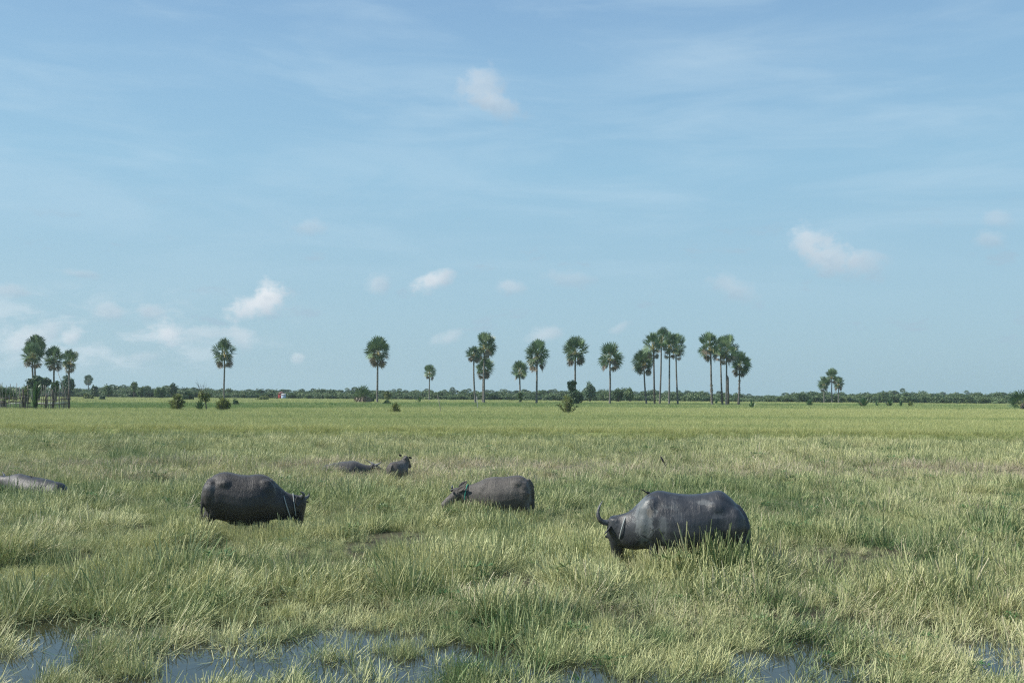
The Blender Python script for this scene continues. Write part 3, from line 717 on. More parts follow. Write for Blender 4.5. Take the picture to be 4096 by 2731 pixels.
def palms():
    for i, (lab, box, base, Y, top, kw) in enumerate(PALMS):
        palm('sugar_palm', lab, ROWG, box, base, Y, 300 + i, top, **kw)
    far = 'smaller sugar palms standing farther back'
    palm('sugar_palm', 'small distant palm above the bushes right of the fence', far, (335, 371, 1501, 1543), (353, 1596), 480, 331, 353, skirt=.15, nleaf=30, tw=.26)
    palm('sugar_palm', 'small lone palm standing between the full crowned palm and the central group of three', far, (1693, 1744, 1461, 1521), (1717, 1607), 320, 332, 1718, skirt=.25, gaps=.25)
    palm('sugar_palm', 'left palm of the isolated trio on the right', far, (3268, 3318, 1508, 1566), (3296, 1612), 335, 333, 3296, skirt=.3, gaps=.2)
    palm('sugar_palm', 'middle and tallest palm of the isolated trio on the right', far, (3303, 3353, 1476, 1538), (3327, 1612), 335, 334, 3327, skirt=.3, gaps=.2)
    palm('sugar_palm', 'right palm of the isolated trio on the right', far, (3333, 3378, 1509, 1564), (3354, 1612), 340, 335, 3354, skirt=.3, gaps=.2)
    # the bare dead trunk
    b = P(2913, 1612, 228); b.z = 0; t = P(2912, 1502, 228)
    mb = MB(); mb.tube([(0, 0, -.1), (.05, 0, 3), (-.03, 0, t.z * .6), (t.x - b.x, 0, t.z - .6), (t.x - b.x - .08, 0, t.z)], [.26, .21, .2, .19, .08], 9)
    o = mb.build('dead_palm_trunk', M['bark_dark'], None, True, b); tag(o, 'bare headless dead trunk standing right beside the shaggy crowned palm', 'dead tree')
def dwarf_palm(label, box, Y, seed, skirt=0.0, heads=None, name='dwarf_palm', cat='young palm'):
    rng = np.random.default_rng(seed); x0, x1, y0, y1 = box
    b = P((x0 + x1) / 2, y1, Y); b.z = 0
    root = empty(name, b, label, cat)
    R = (x1 - x0) / 2 * Y / F; H = P((x0 + x1) / 2, y0, Y).z
    crown = MB(); dead = MB(); stalks = MB()
    for (hx, hz, hr) in (heads or [(0, .30, 1.0)]):
        hd = np.array([hx * R, 0, max(.5, H * hz)])
        for k in range(26):
            t = (k + .5) / 26; th = math.radians(5 + 95 * t ** .8); a = k * 2.4 + rng.normal(0, .3)
            d = np.array([math.sin(th) * math.cos(a), math.sin(th) * math.sin(a), math.cos(th)])
            Lt = np.linalg.norm(np.array([R * hr * d[0], R * hr * d[1], (H - hd[2]) * hr * d[2] * (1 if d[2] > 0 else .6)]))
            Lt = max(Lt, .5); Lf = Lt * .55; o_ = hd + d * (Lt - Lf * .9)
            stalks.tube([hd, o_], [.04, .02], 4, (.2, .5, .2), False); fan(crown, o_, d, Lf, rng, 13, 100, .3)
    if skirt:
        for k in range(30):
            a = k * 2.4; o_ = np.array([.62 * R * math.cos(a), .62 * R * math.sin(a), H * rng.uniform(.18, .42)])
            fan(dead, o_, np.array([math.cos(a) * .4, math.sin(a) * .4, -1]), R * .6, rng, 9, 70, .2, wid=.16)
        dead.build('dead_fronds', M['dead_palm'], root)
    tr = MB(); tr.tube([(0, 0, -.1), (0, 0, H * .25), (0, 0, H * .38)], [.5, .42, .3], 9); tr.build('trunk', M['bark_dark'], root, True)
    crown.build('crown', M['palm'], root); stalks.build('leaf_stalks', M['stalk'], root)
    return root

# ------------------------------------------------------------------ broad-leaved trees and shrubs
def leaf_cloud(mb, clumps, n, size, rng, tone=.5):
    """n small leaf faces spread through the shells of many ellipsoid clumps"""
    w = np.array([c[3] * c[4] for c in clumps]); w /= w.sum()
    ci = rng.choice(len(clumps), n, p=w); C = np.array(clumps)[ci]
    d = rng.normal(0, 1, (n, 3)); d /= np.linalg.norm(d, axis=1)[:, None]
    r = rng.uniform(.25, 1, n) ** .45 * rng.uniform(.72, 1.28, n)
    p = C[:, :3] + d * r[:, None] * C[:, [3, 3, 4]]
    nn = d * .6 + rng.normal(0, .55, (n, 3)) + [0, 0, .3]; nn /= np.linalg.norm(nn, axis=1)[:, None]
    u = np.cross(nn, rng.normal(0, 1, (n, 3))); u /= np.linalg.norm(u, axis=1)[:, None]; v = np.cross(nn, u)
    s = size * rng.uniform(.6, 1.3, n)
    V = np.stack([p - u * s[:, None], p + v * s[:, None] * .6, p + u * s[:, None], p - v * s[:, None] * .6], 1)
    cc = np.zeros((n, 4, 3)); tt = rng.uniform(.0, 1, len(clumps))[ci]
    cc[:, :, 0] = np.clip(tt * .6 + rng.uniform(-.2, .4, n), 0, 1)[:, None]; cc[:, :, 2] = rng.uniform(.1, .75, n)[:, None]; cc[:, :, 1] = .5
    mb.add(V.reshape(-1, 3), np.arange(n * 4).reshape(-1, 4), None, cc.reshape(-1, 3))
def make_clumps(W, H0, H1, rng, k=14, cr=.30, shape='round'):
    out = []
    hw, hh = W / 2, (H1 - H0) / 2; cz = (H0 + H1) / 2
    for _ in range(k):
        d = rng.normal(0, 1, 3); d /= np.linalg.norm(d); r = rng.uniform(.35, .85)
        s = cr * rng.uniform(.7, 1.3)
        x, y, z = d[0] * r, d[1] * r, d[2] * r
        if shape == 'dome': z = abs(z) * 1.4 - .6
        if shape == 'tall': x *= .8; y *= .8
        out.append((x * hw * (1 - s * .5), y * hw * (1 - s * .5), cz + z * hh * (1 - s * .5), s * hw, s * hh * 1.1))
    return out
def tree_parts(W, H0, H1, seed, leaves=900, size=.22, k=16, cr=.34, shape='round', tr=.12):
    rng = np.random.default_rng(seed); cl = make_clumps(W, H0, H1, rng, k, cr, shape)
    lm = MB(); leaf_cloud(lm, cl, leaves, size, rng)
    tm = MB(); top = H0 + (H1 - H0) * .55
    tm.tube([(0, 0, -.1), (.04 * W, 0, top * .5), (0, .02, top)], [tr * 1.3, tr, tr * .5], 7)
    for c in cl[:7]:
        tm.tube([(.03 * W, 0, max(.15, H0 * .8)), (c[0] * .6, c[1] * .6, (H0 + c[2]) / 2), (c[0], c[1], c[2])], [tr * .6, tr * .4, tr * .15], 5, None, False)
    return lm, tm
def tree(name, label, cat, box, Y, mat, seed, group=None, leaves=1100, size=.24, shape='round', h0=.15, k=18, cr=.36, tr=.14, foot_y=None):
    """box: outline of the crown in the photo"""
    x0, x1, y0, y1 = box
    b = P((x0 + x1) / 2, y1, Y); b.z = 0
    W = (x1 - x0) * Y / F; H = P((x0 + x1) / 2, y0, Y).z
    root = empty(name, b, label, cat, group)
    lm, tm = tree_parts(W, H * h0, H, seed, leaves, size, k, cr, shape, tr)
    lm.build('crown', M[mat], root); tm.build('trunk', M['bark_dark'], root, True)
    return root
def feather_shrub(label, box, Y, seed, mat='leaf_yellow', n=26, name='feathery_shrub', bare=False):
    """long arching sprays set with small leaflets"""
    rng = np.random.default_rng(seed); x0, x1, y0, y1 = box
    b = P((x0 + x1) / 2, y1, Y); b.z = 0
    R = (x1 - x0) / 2 * Y / F; H = P((x0 + x1) / 2, y0, Y).z
    root = empty(name, b, label, 'shrub'); lm = MB(); st = MB()
    for k in range(n):
        a = rng.uniform(0, 6.28); e = rng.uniform(.15, 1); hh = H * (1 - .45 * e * e) * rng.uniform(.8, 1.0)
        p1 = np.array([R * e * math.cos(a), R * e * math.sin(a), hh]); p0 = np.array([p1[0] * .1, p1[1] * .1, 0]); pm = np.array([p1[0] * .45, p1[1] * .45, hh * .72])
        pts = [p0 * (1 - t) ** 2 + 2 * pm * t * (1 - t) + p1 * t * t for t in np.linspace(0, 1, 7)]
        st.tube(pts, np.linspace(.04, .012, 7), 4, None, False)
        m = 30; V = []
        c0 = rng.uniform(0, 1)
        for j in range(m):
            t = rng.uniform(.22, 1.03); q = p0 * (1 - t) ** 2 + 2 * pm * t * (1 - t) + p1 * t * t
            tg = (p1 - p0) / np.linalg.norm(p1 - p0); s = np.cross(tg, rng.normal(0, 1, 3)); s /= np.linalg.norm(s)
            L = rng.uniform(.16, .34) * (1 + .15 * R); w = .035
            e2 = tg * .7 + s; pt = np.cross(e2, rng.normal(0, 1, 3)); pt /= np.linalg.norm(pt)
            V += [q - pt * w, q + pt * w, q + e2 * L + pt * w * .6, q + e2 * L - pt * w * .6]
        lm.add(V, np.arange(m * 4).reshape(-1, 4), None, (c0, .5, rng.uniform(.2, .7)))
    lm.build('foliage', M[mat], root); st.build('stems', M['bark_dark'], root)
    return root
def spiky(label, box, Y, seed, n=40, name='spiky_plant', w=.16, arch=.5, stem=False, cat='plant', mat='spiky', group=None):
    rng = np.random.default_rng(seed); x0, x1, y0, y1 = box
    b = P((x0 + x1) / 2, y1, Y); b.z = 0
    R = (x1 - x0) / 2 * Y / F; H = P((x0 + x1) / 2, y0, Y).z
    root = empty(name, b, label, cat, group); lm = MB()
    for k in range(n):
        a = k * 2.4 + rng.normal(0, .3); e = rng.uniform(.05, 1); z0 = (rng.uniform(0, .55) * H) if stem else .25
        p0 = np.array([rng.normal(0, .08), rng.normal(0, .08), z0])
        p1 = np.array([R * e * math.cos(a), R * e * math.sin(a), z0 + (H - z0) * (1 - arch * e * e) * rng.uniform(.7, 1)])
        pm = np.array([p1[0] * .35, p1[1] * .35, z0 + (p1[2] - z0) * .75]); s = np.array([-math.sin(a), math.cos(a), 0]); s = s * .7 + np.array([rng.normal(0, .4), rng.normal(0, .4), 0]); s /= np.linalg.norm(s)
        V = []; 
        for j, t in enumerate(np.linspace(0, 1, 6)):
            q = p0 * (1 - t) ** 2 + 2 * pm * t * (1 - t) + p1 * t * t; ww = w * .5 * (1 - t ** 2) * (.6 + t) + .004
            V += [q - s * ww, q + s * ww]
        lm.add(V, [(2 * j, 2 * j + 1, 2 * j + 3, 2 * j + 2) for j in range(5)], None, (rng.uniform(0, 1), .5, rng.uniform(.1, .78) if rng.uniform() > .06 else .95))
    lm.build('leaves', M[mat], root)
    st = MB(); st.tube([(0, 0, -.1), (.02, 0, H * (.5 if stem else .15))], [.16, .10], 7); st.build('stem', M['bark_dark'], root)
    return root
def plants():
    dwarf_palm('squat dwarf palm with a skirt of pale dead fronds beside the full crowned palm', (1417, 1484, 1532, 1606), 232, 401, .6)
    dwarf_palm('broad young fan palm at the right edge of the photo', (4032, 4150, 1549, 1619), 190, 402)
    dwarf_palm('pair of young fan palm heads at the left edge behind the fence', (-45, 70, 1512, 1632), 122, 403, 0, [(-.35, .45, .75), (.42, .42, .62)])
    spiky('low fan leaved seedling in the rice right of the last tall palm', (2983, 3030, 1596, 1619), 185, 404, 34, 'palm_seedling', .2, .6)
    spiky('small spiky seedling between the trunks of the right hand cluster', (2853, 2878, 1592, 1614), 260, 405, 26, 'palm_seedling', .25, .6)
    spiky('tall spiky leaved plant growing up in the middle of the fence', (108, 172, 1516, 1636), 116, 406, 60, 'spiky_plant', .20, .35, True)
    spiky('dark agave like rosette beside the small tree with bare twigs', (770, 832, 1590, 1636), 120, 407, 46, 'spiky_plant', .17, .45)
    spiky('tall spiky clump left of the trio of palms near the field edge', (3214, 3266, 1592, 1617), 225, 408, 40, 'reed_clump', .25, .35)
    spiky('largest reed clump right of the trio of palms', (3418, 3490, 1585, 1618), 215, 409, 70, 'reed_clump', .28, .3)
    spiky('single thin reed tuft just right of the largest reed clump', (3498, 3516, 1598, 1616), 230, 410, 16, 'reed_clump', .2, .3)
    spiky('wide reed clump of pale leaves in the field edge second right of the largest one', (3533, 3580, 1594, 1616), 225, 411, 44, 'reed_clump', .25, .3)
    spiky('pale loose reed clump farthest right along the field edge', (3622, 3662, 1600, 1616), 225, 412, 34, 'reed_clump', .25, .3, mat='leaf_yellow')
    spiky('greenish reed clump between two pale ones on the right', (3592, 3614, 1596, 1616), 225, 413, 24, 'reed_clump', .25, .3)
    spiky('pale trunked yucca like plant by the far bushes left of the small lone palm', (1656, 1700, 1580, 1606), 250, 414, 50, 'spiky_plant', .3, .4, True)
    feather_shrub('feathery light green shrub standing alone in the rice right of the fence', (676, 738, 1574, 1636), 119, 421, n=34)
    feather_shrub('brownish feathery shrub at the foot of the lone palm left of centre', (858, 924, 1590, 1636), 118, 422, n=32)
    feather_shrub('low fern like shrub in the rice right of the dwarf palm', (1558, 1606, 1612, 1640), 112, 423, 'leaf_yellow', 14)
    feather_shrub('pale thin feathery shrub in front of the dark thicket', (2232, 2312, 1576, 1636), 118, 424, 'leaf_yellow', 20)
    g1 = 'bushes between the rice and the far trees'
    tree('leafy_bush', 'big dark thicket at the foot of a palm right of centre', 'bush', (2268, 2338, 1552, 1616), 225, 'leaf_dark', 431, None, 2000, .22, 'dome', .05, 22, .38, .2)
    tree('leafy_tree', 'thin broad leaved tree climbing beside a palm trunk above the dark thicket', 'tree', (2258, 2318, 1508, 1612), 232, 'leaf_mid', 432, None, 1000, .20, 'tall', .40, 34, .18, .10)
    tree('leafy_tree', 'round pale green tree right of the dark thicket', 'tree', (2328, 2388, 1528, 1600), 300, 'leaf_blue', 433, None, 1900, .28, 'round', .12, 22, .36, .25)
    tree('leafy_tree', 'dark bushy tree right behind the ring crowned palm', 'tree', (2444, 2500, 1552, 1602), 300, 'leaf_dark', 434, None, 1500, .28, 'round', .1, 18, .36, .25)
    tree('leafy_tree', 'round pale green tree left of the group of five palms', 'tree', (2497, 2542, 1544, 1602), 300, 'leaf_pale', 435, None, 1600, .28, 'round', .1, 18, .36, .25)
    tree('leafy_tree', 'small dark tree behind the twin palms with broad drooping branches', 'tree', (98, 206, 1496, 1600), 200, 'leaf_dark', 436, None, 2300, .24, 'round', .38, 26, .25, .2)
    tree('leafy_tree', 'tall grey green tree behind the palm by the corner post', 'tree', (232, 306, 1488, 1596), 250, 'leaf_blue', 437, None, 2400, .26, 'tall', .2, 26, .28, .22)
    tree('leafy_bush', 'dense bright bush covering the foot of a palm behind the fence', 'bush', (200, 242, 1517, 1600), 190, 'leaf_mid', 438, None, 1500, .2, 'round', .42, 16, .36, .2)
    tree('leafy_bush', 'yellow green bush behind the fence left of the tall spiky plant', 'bush', (88, 122, 1534, 1606), 180, 'leaf_yellow', 439, None, 1100, .2, 'round', .1, 14, .34, .12)
    tree('leafy_bush', 'olive yellow rounded bush beneath the small distant palm', 'bush', (328, 374, 1562, 1592), 270, 'leaf_yellow', 440, g1, 1100, .22, 'dome', .02, 14, .36, .12)
    tree('leafy_bush', 'small blue green bush alone in the rice right of the olive one', 'bush', (397, 422, 1574, 1594), 240, 'leaf_blue', 441, g1, 500, .2, 'dome', .02, 8, .4, .1)
    tree('leafy_tree', 'dark upright tree right of the small distant palm', 'tree', (360, 393, 1539, 1590), 330, 'leaf_dark', 442, None, 1300, .26, 'round', .1, 16, .36, .2)
    tree('leafy_tree', 'mid green conical tree between the dark upright tree and the tall pale one', 'tree', (412, 452, 1533, 1592), 330, 'leaf_mid', 443, None, 1300, .28, 'tall', .05, 18, .36, .2)
    tree('leafy_tree', 'tall pale tree standing highest in the far line on the left', 'tree', (516, 554, 1515, 1592), 330, 'leaf_pale', 444, None, 1300, .28, 'tall', .35, 16, .34, .22)
    tree('leafy_tree', 'grey green spreading tree with a pale trunk right of the tall pale one', 'tree', (545, 584, 1546, 1594), 320, 'leaf_mid', 445, None, 1200, .26, 'round', .15, 16, .34, .2)
    tree('leafy_tree', 'wide olive tree left of the dark round crowned tree', 'tree', (612, 668, 1540, 1596), 310, 'leaf_mid', 446, None, 1800, .28, 'round', .08, 20, .34, .25)
    tree('leafy_tree', 'dark round crowned tree above the feathery shrub', 'tree', (667, 714, 1526, 1596), 330, 'leaf_dark', 447, None, 1800, .28, 'round', .15, 20, .36, .25)
    tree('leafy_tree', 'small blue green tree in the far line left of the wide olive tree', 'tree', (582, 608, 1545, 1592), 360, 'leaf_blue', 448, None, 900, .28, 'tall', .08, 12, .38, .2)
    tree('leafy_bush', 'rounded dark bush left of the small tree with bare twigs', 'bush', (726, 780, 1554, 1598), 260, 'leaf_dark', 449, None, 1600, .24, 'dome', .03, 18, .36, .2)
    tree('leafy_bush', 'small bush in the rice right of the lone palm left of centre', 'bush', (924, 958, 1586, 1610), 170, 'leaf_mid', 450, g1, 700, .16, 'dome', .03, 12, .36, .1)
    tree('leafy_bush', 'wide low olive bush left of the red house', 'bush', (1022, 1084, 1576, 1600), 270, 'leaf_yellow', 451, g1, 1300, .24, 'dome', .02, 16, .34, .1)
    tree('leafy_bush', 'flat green bush low in the rice right of the lone full crowned palm', 'bush', (1531, 1570, 1596, 1611), 200, 'leaf_mid', 452, g1, 700, .18, 'dome', .02, 12, .36, .1)
    tree('leafy_bush', 'bright bush with a brown foot behind the flat green bush', 'bush', (1530, 1572, 1564, 1602), 290, 'leaf_yellow', 453, g1, 1100, .24, 'round', .25, 14, .36, .15)
    tree('leafy_bush', 'creeper covered bush round the foot of the short palm', 'bush', (2062, 2094, 1560, 1610), 258, 'leaf_mid', 454, None, 700, .22, 'tall', .1, 14, .26, .1)
    tree('leafy_bush', 'round green bush in front of the far trees beside the dwarf palm', 'bush', (1478, 1504, 1576, 1606), 245, 'leaf_mid', 455, g1, 600, .2, 'dome', .02, 10, .38, .1)
    # the small tree with bare twigs above its leaves
    Y = 120; b = P(826, 1634, Y); b.z = 0
    root = empty('twiggy_tree', b, 'small tree with bare twigs standing out above its bright leaves', 'tree'); rng = np.random.default_rng(61)
    H = P(812, 1528, Y).z; Hl = P(812, 1558, Y).z
    tm = MB(); tm.tube([(0, 0, -.1), (-.05, 0, 1.2), (-.2, 0, 2.2)], [.09, .07, .05], 7)
    for k in range(9):
        a = rng.uniform(0, 6.28); e = rng.uniform(.3, 1); q = np.array([-.5 + .85 * e * math.cos(a) - .15, .5 * e * math.sin(a), H * rng.uniform(.82, 1.0)])
        tm.tube([(-.2, 0, 1.9), (q[0] * .5 - .2, q[1] * .5, (1.9 + q[2]) / 2), q], [.035, .022, .008], 4, None, False)
        for j in range(3): tm.tube([q * .8 + np.array([-.05, 0, .4]), q + rng.normal(0, .22, 3)], [.012, .006], 3, None, False)
    lm = MB(); leaf_cloud(lm, make_clumps(1.7, 1.6, Hl, rng, 14, .38), 900, .09, rng); cr = lm.build('crown', M['leaf_yellow'], root); cr.location = (-.35, 0, 0)
    tm.build('trunk', M['bark_dark'], root, True)

def far_wood():
    """the wood on the horizon that reads as one mass, nearer scrub in front, palms and taller trees behind"""
    r = np.random.default_rng(7); V = []
    for i, (W, H0, H1, sh, lv) in enumerate([(6, .2, 4.2, 'dome', 900), (7, .4, 5.2, 'round', 1000), (5, .4, 5.6, 'tall', 800), (8, .1, 3.4, 'dome', 1000), (4.5, .8, 6, 'tall', 700)]):
        lm, tm = tree_parts(W, H0, H1, 700 + i, lv, .30, 18, .36, sh, .15)
        V.append(lm.mesh('wood_tree', M['wood_leaf']))
    for i in range(3):    # far palms as small crowns on trunks
        mb = MB(); rng = np.random.default_rng(800 + i); hd = np.array([0, 0, 8.4])
        for k in range(26):
            t = (k + .5) / 26; th = math.radians(5 + 130 * t ** .8); a = k * 2.4
            d = np.array([math.sin(th) * math.cos(a), math.sin(th) * math.sin(a), math.cos(th)]); fan(mb, hd + d * 1.1, d, 1.5, rng, 9, 100, .3, wid=.22)
        mb.tube([(0, 0, 0), (.1, 0, 4), (0, 0, 8.4)], [.3, .25, .2], 6, (1, .5, .8)); V.append(mb.mesh('far_palm', M['wood_leaf']))
    coll = collection_of('wood_kinds', V)
    pts, idx, rot, scl, ti, dr = [], [], [], [], [], []
    def put(px, Y, kind, s, sz, tint, jit=1.0):
        p = P(px, 1600, Y); pts.append((p.x, Y, 0)); idx.append(kind); rot.append((0, 0, r.uniform(0, 6.28)))
        scl.append((s, s, sz)); ti.append(tint); dr.append(0)
    prof = [(-400, 1548), (0, 1552), (300, 1555), (330, 1560), (460, 1553), (560, 1550), (700, 1552), (860, 1562), (1000, 1566), (1150, 1568), (1300, 1566), (1500, 1568), (1700, 1568), (2000, 1570), (2300, 1566), (2480, 1562),
            (2560, 1572), (2700, 1570), (2800, 1568), (2860, 1576), (3000, 1585), (3080, 1588), (3140, 1582), (3250, 1572), (3360, 1574), (3420, 1582), (3500, 1572), (3700, 1574), (3780, 1582), (3900, 1578), (4050, 1578), (4096, 1580), (4600, 1580)]
    px_ = [a for a, _ in prof]; py_ = [b for _, b in prof]
    for Y, step, lift, tone in [(352, 11, 5, .62), (385, 12, -4, .45)]:
        x = -420
        while x < 4520:
            yt = np.interp(x, px_, py_) + lift - 1 + r.normal(0, 4.5) - (8 if r.uniform() < .07 and x < 3000 else 0)
            H = P(x, yt, Y).z; H = max(H, 1.6)
            kind = int(r.integers(0, 5)); h0 = [4.2, 5.2, 5.6, 3.4, 6][kind]
            s = r.uniform(.8, 1.25); put(x, Y + r.uniform(-10, 10), kind, s * .9, H / h0, np.clip(tone + r.normal(0, .28), 0, 1))
            x += step * r.uniform(.5, 1.4)
    for Y, n, dy, pal in [(640, 330, -5, .45), (900, 330, -6, .7)]:
        for _ in range(n):
            x = r.uniform(-420, 4520); palmy = r.uniform() < (pal if 1150 < x < 2350 else .12)
            hor = 1574.8 + .0073 * (x - 2048)
            yt = np.interp(x, px_, py_) + dy + r.normal(0, 4.5) - (6 if palmy and r.uniform() < .25 else 0); yt = min(yt, hor - 3)
            H = P(x, yt, Y).z
            if palmy: k = 5 + int(r.integers(0, 3)); put(x, Y, k, 1.15, max(.45, H / 10.4), .45 + r.normal(0, .1))
            else: kind = int(r.integers(0, 5)); h0 = [4.2, 5.2, 5.6, 3.4, 6][kind]; put(x, Y, kind, 1.5 * r.uniform(.8, 1.2), H / h0, np.clip(.5 + r.normal(0, .25), 0, 1))
    scatter('distant_wood', pts, idx, rot, scl, {'tint': ti, 'dry': dr}, coll, 'hazy line of trees and scrub across the horizon behind the rice field', 'wood')

# ------------------------------------------------------------------ fence, poles, house
def fence():
    rng = np.random.default_rng(9); Y = 117; b = P(140, 1632, Y); b.z = 0
    root = empty('stick_fence', b, 'rough fence of thin sticks and dark posts round the plants at the left edge', 'fence')
    S = 300 / 2352.0
    def pt(zx, zy, yy=Y):
        p = P(zx * S, 1480 + zy * S, yy); return p - b
    def stk(zx0, zy0, zx1, zy1, yy, r0, name, mat, k=6):
        a = pt(zx0, zy0, yy); c = pt(zx1, zy1, yy); n = 6; mb = MB(); a.z = -.1 if zy0 > 1100 else a.z
        pts = [np.array(a) * (1 - t) + np.array(c) * t + rng.normal(0, .035, 3) for t in np.linspace(0, 1, n)]
        mb.tube(pts, np.linspace(r0, r0 * .7, n), k); mb.build(name, M[mat], root)
    for (x0, x1, yt, w) in [(745, 720, 620, .15), (800, 795, 800, .13), (1440, 1455, 770, .15), (1680, 1650, 615, .17), (2170, 2165, 600, .17), (1170, 1140, 760, .10)]:
        stk(x0, 1200, x1, yt, Y, w, 'post', 'post', 8)
    for (x, yt, dx) in [(30, 440, -10), (90, 390, -30), (200, 455, -15), (335, 440, -15), (525, 405, -10), (645, 505, -30), (870, 450, 5), (1290, 480, 10), (1385, 460, 10), (1460, 480, -35), (1590, 560, 5), (1760, 520, -20),
                        (1865, 500, 0), (1985, 470, 0), (2045, 530, 0), (2095, 540, -10), (400, 590, 5), (480, 770, 0), (270, 770, 0), (945, 690, -60), (1505, 720, -20), (1955, 700, -30), (2010, 720, -20), (2065, 660, -40), (1870, 660, 10), (680, 700, -15)]:
        stk(x + rng.uniform(-8, 8), 1180, x + dx, yt, Y + rng.uniform(-.1, .1) + .2, rng.uniform(.04, .06), 'stake', 'stick')
    for k in range(14):     # the far side of the enclosure
        x = rng.uniform(20, 2140); stk(x + rng.uniform(-15, 15), 1110, x, rng.uniform(650, 880), Y + 7, rng.uniform(.03, .05), 'stake', 'stick')
    for (pts_) in [[(0, 885), (300, 880), (500, 880), (750, 855), (930, 890)], [(1170, 915), (1450, 935), (1700, 940), (1950, 915), (2200, 895)], [(0, 1005), (230, 1015), (430, 992), (700, 1005), (960, 1028)],
                   [(1200, 1060), (1450, 1085), (1700, 1075), (1950, 1062), (2150, 1050)], [(600, 1170), (900, 1150), (1100, 1160)]]:
        mb = MB(); P_ = [np.array(pt(a, c, Y - .12)) + rng.normal(0, .02, 3) for a, c in pts_]; mb.tube(P_, .045, 6); mb.build('rail', M['rail'], root)
    for (pts_) in [[(20, 1075), (230, 1070)], [(260, 1050), (560, 1042), (960, 1038)], [(1180, 1030), (1700, 1030), (2140, 1015)]]:
        mb = MB(); P_ = [np.array(pt(a, c, Y + 6.8)) for a, c in pts_]; mb.tube(P_, .05, 6); mb.build('pale_rail', M['pipe'], root)
    # poles
    def pole(lab, a, c, Y, r0, mat, name='pole'):
        p = P(a[0], a[1], Y); q = P(c[0], c[1], Y); p2 = p.copy(); d = (q - p).normalized()
        if p.z > .1: p2 = p - d * ((p.z + .1) / d.z)
        mb = MB(); mb.tube([np.zeros(3), np.array((q - p2) * .5) + [.03, 0, 0], np.array(q - p2)], [r0, r0 * .9, r0 * .6], 7); o = mb.build(name, M[mat], None, False, p2); tag(o, lab, 'pole')
    pole('long thin bamboo pole leaning against the palm behind the fence', (266, 1590), (226, 1474), 190, .07, 'stick', 'bamboo_pole')
    pole('thin dark stake leaning alone in the rice right of the dwarf palm', (1760, 1632), (1750, 1580), 118, .04, 'stick', 'wooden_stake')
    pole('thin white pole in front of the leaning ragged palm', (1909, 1624), (1907, 1584), 150, .05, 'pipe', 'white_pole')
    pole('grey utility pole highest above the far trees left of the red house', (1027, 1590), (1027, 1554), 420, .16, 'bark', 'utility_pole')
    pole('pale utility pole behind the bushes right of the lone palm left of centre', (937, 1592), (937, 1560), 420, .16, 'pipe', 'utility_pole')
    pole('short pale pole just left of the red house', (1072, 1592), (1072, 1565), 400, .14, 'pipe', 'utility_pole')
    # house
    Y = 345; b = P(1124, 1590, Y); b.z = 0
    h = empty('red_house', b, 'small red walled house with a gable roof among the far trees', 'house')
    red = rough_mat('red_boards', (.22, .03, .035), (.30, .05, .05), 2, .8, .2); roofm = rough_mat('pink_roof', (.30, .13, .12), (.38, .20, .18), 2, .8, .2)
    zt = P(1124, 1574, Y).z
    mb = MB(); mb.box((0, 0, zt / 2 - .2), (.75, 1.2, zt / 2 + .1)); mb.build('wall', red, h)
    zr = P(1124, 1567, Y).z
    mb = MB(); mb.add([(-.95, -1.4, zt - .05), (.95, -1.4, zt - .05), (0, -1.4, zr), (-.95, 1.4, zt - .05), (.95, 1.4, zt - .05), (0, 1.4, zr)], [(0, 2, 5, 3), (1, 4, 5, 2), (0, 3, 4, 1)], [(0, 1, 2), (3, 5, 4)]); mb.build('roof', roofm, h)
    blue = rough_mat('pale_blue_sheet', (.35, .45, .62), (.55, .62, .74), 2, .6, .1)
    b2 = P(1134, 1590, Y - 4); b2.z = 0; s = empty('metal_shed', b2, 'low pale blue and white shed in front of the red house', 'shed'); z1 = P(1134, 1578, Y - 4).z
    mb = MB(); mb.box((0, 0, z1 / 2), (.6, .8, z1 / 2)); mb.build('wall', blue, s)
    mb = MB(); mb.add([(-.75, -1, z1 - .08), (.75, -1, z1 - .08), (.75, 1, z1 + .25), (-.75, 1, z1 + .25), (-.75, -1, z1), (.75, -1, z1), (.75, 1, z1 + .33), (-.75, 1, z1 + .33)], [(0, 3, 2, 1), (4, 5, 6, 7), (0, 1, 5, 4), (2, 3, 7, 6), (1, 2, 6, 5), (0, 4, 7, 3)]); mb.build('roof', M['pipe'], s)
    for (px, lab, c) in [(744, 'tiny white walled house glimpsed between the bushes left of the twiggy tree', 'pipe')]:
        b = P(px, 1592, 330); b.z = 0; hh = empty('white_house', b, lab, 'house'); zt = P(px, 1579, 330).z
        mb = MB(); mb.box((0, 0, zt / 2), (.7, 1.0, zt / 2)); mb.build('wall', M['pipe'], hh)
        mb = MB(); mb.add([(-.9, -1.2, zt), (.9, -1.2, zt), (0, -1.2, zt + .7), (-.9, 1.2, zt), (.9, 1.2, zt), (0, 1.2, zt + .7)], [(0, 2, 5, 3), (1, 4, 5, 2), (0, 3, 4, 1)], [(0, 1, 2), (3, 5, 4)]); mb.build('roof', M['bark'], hh)

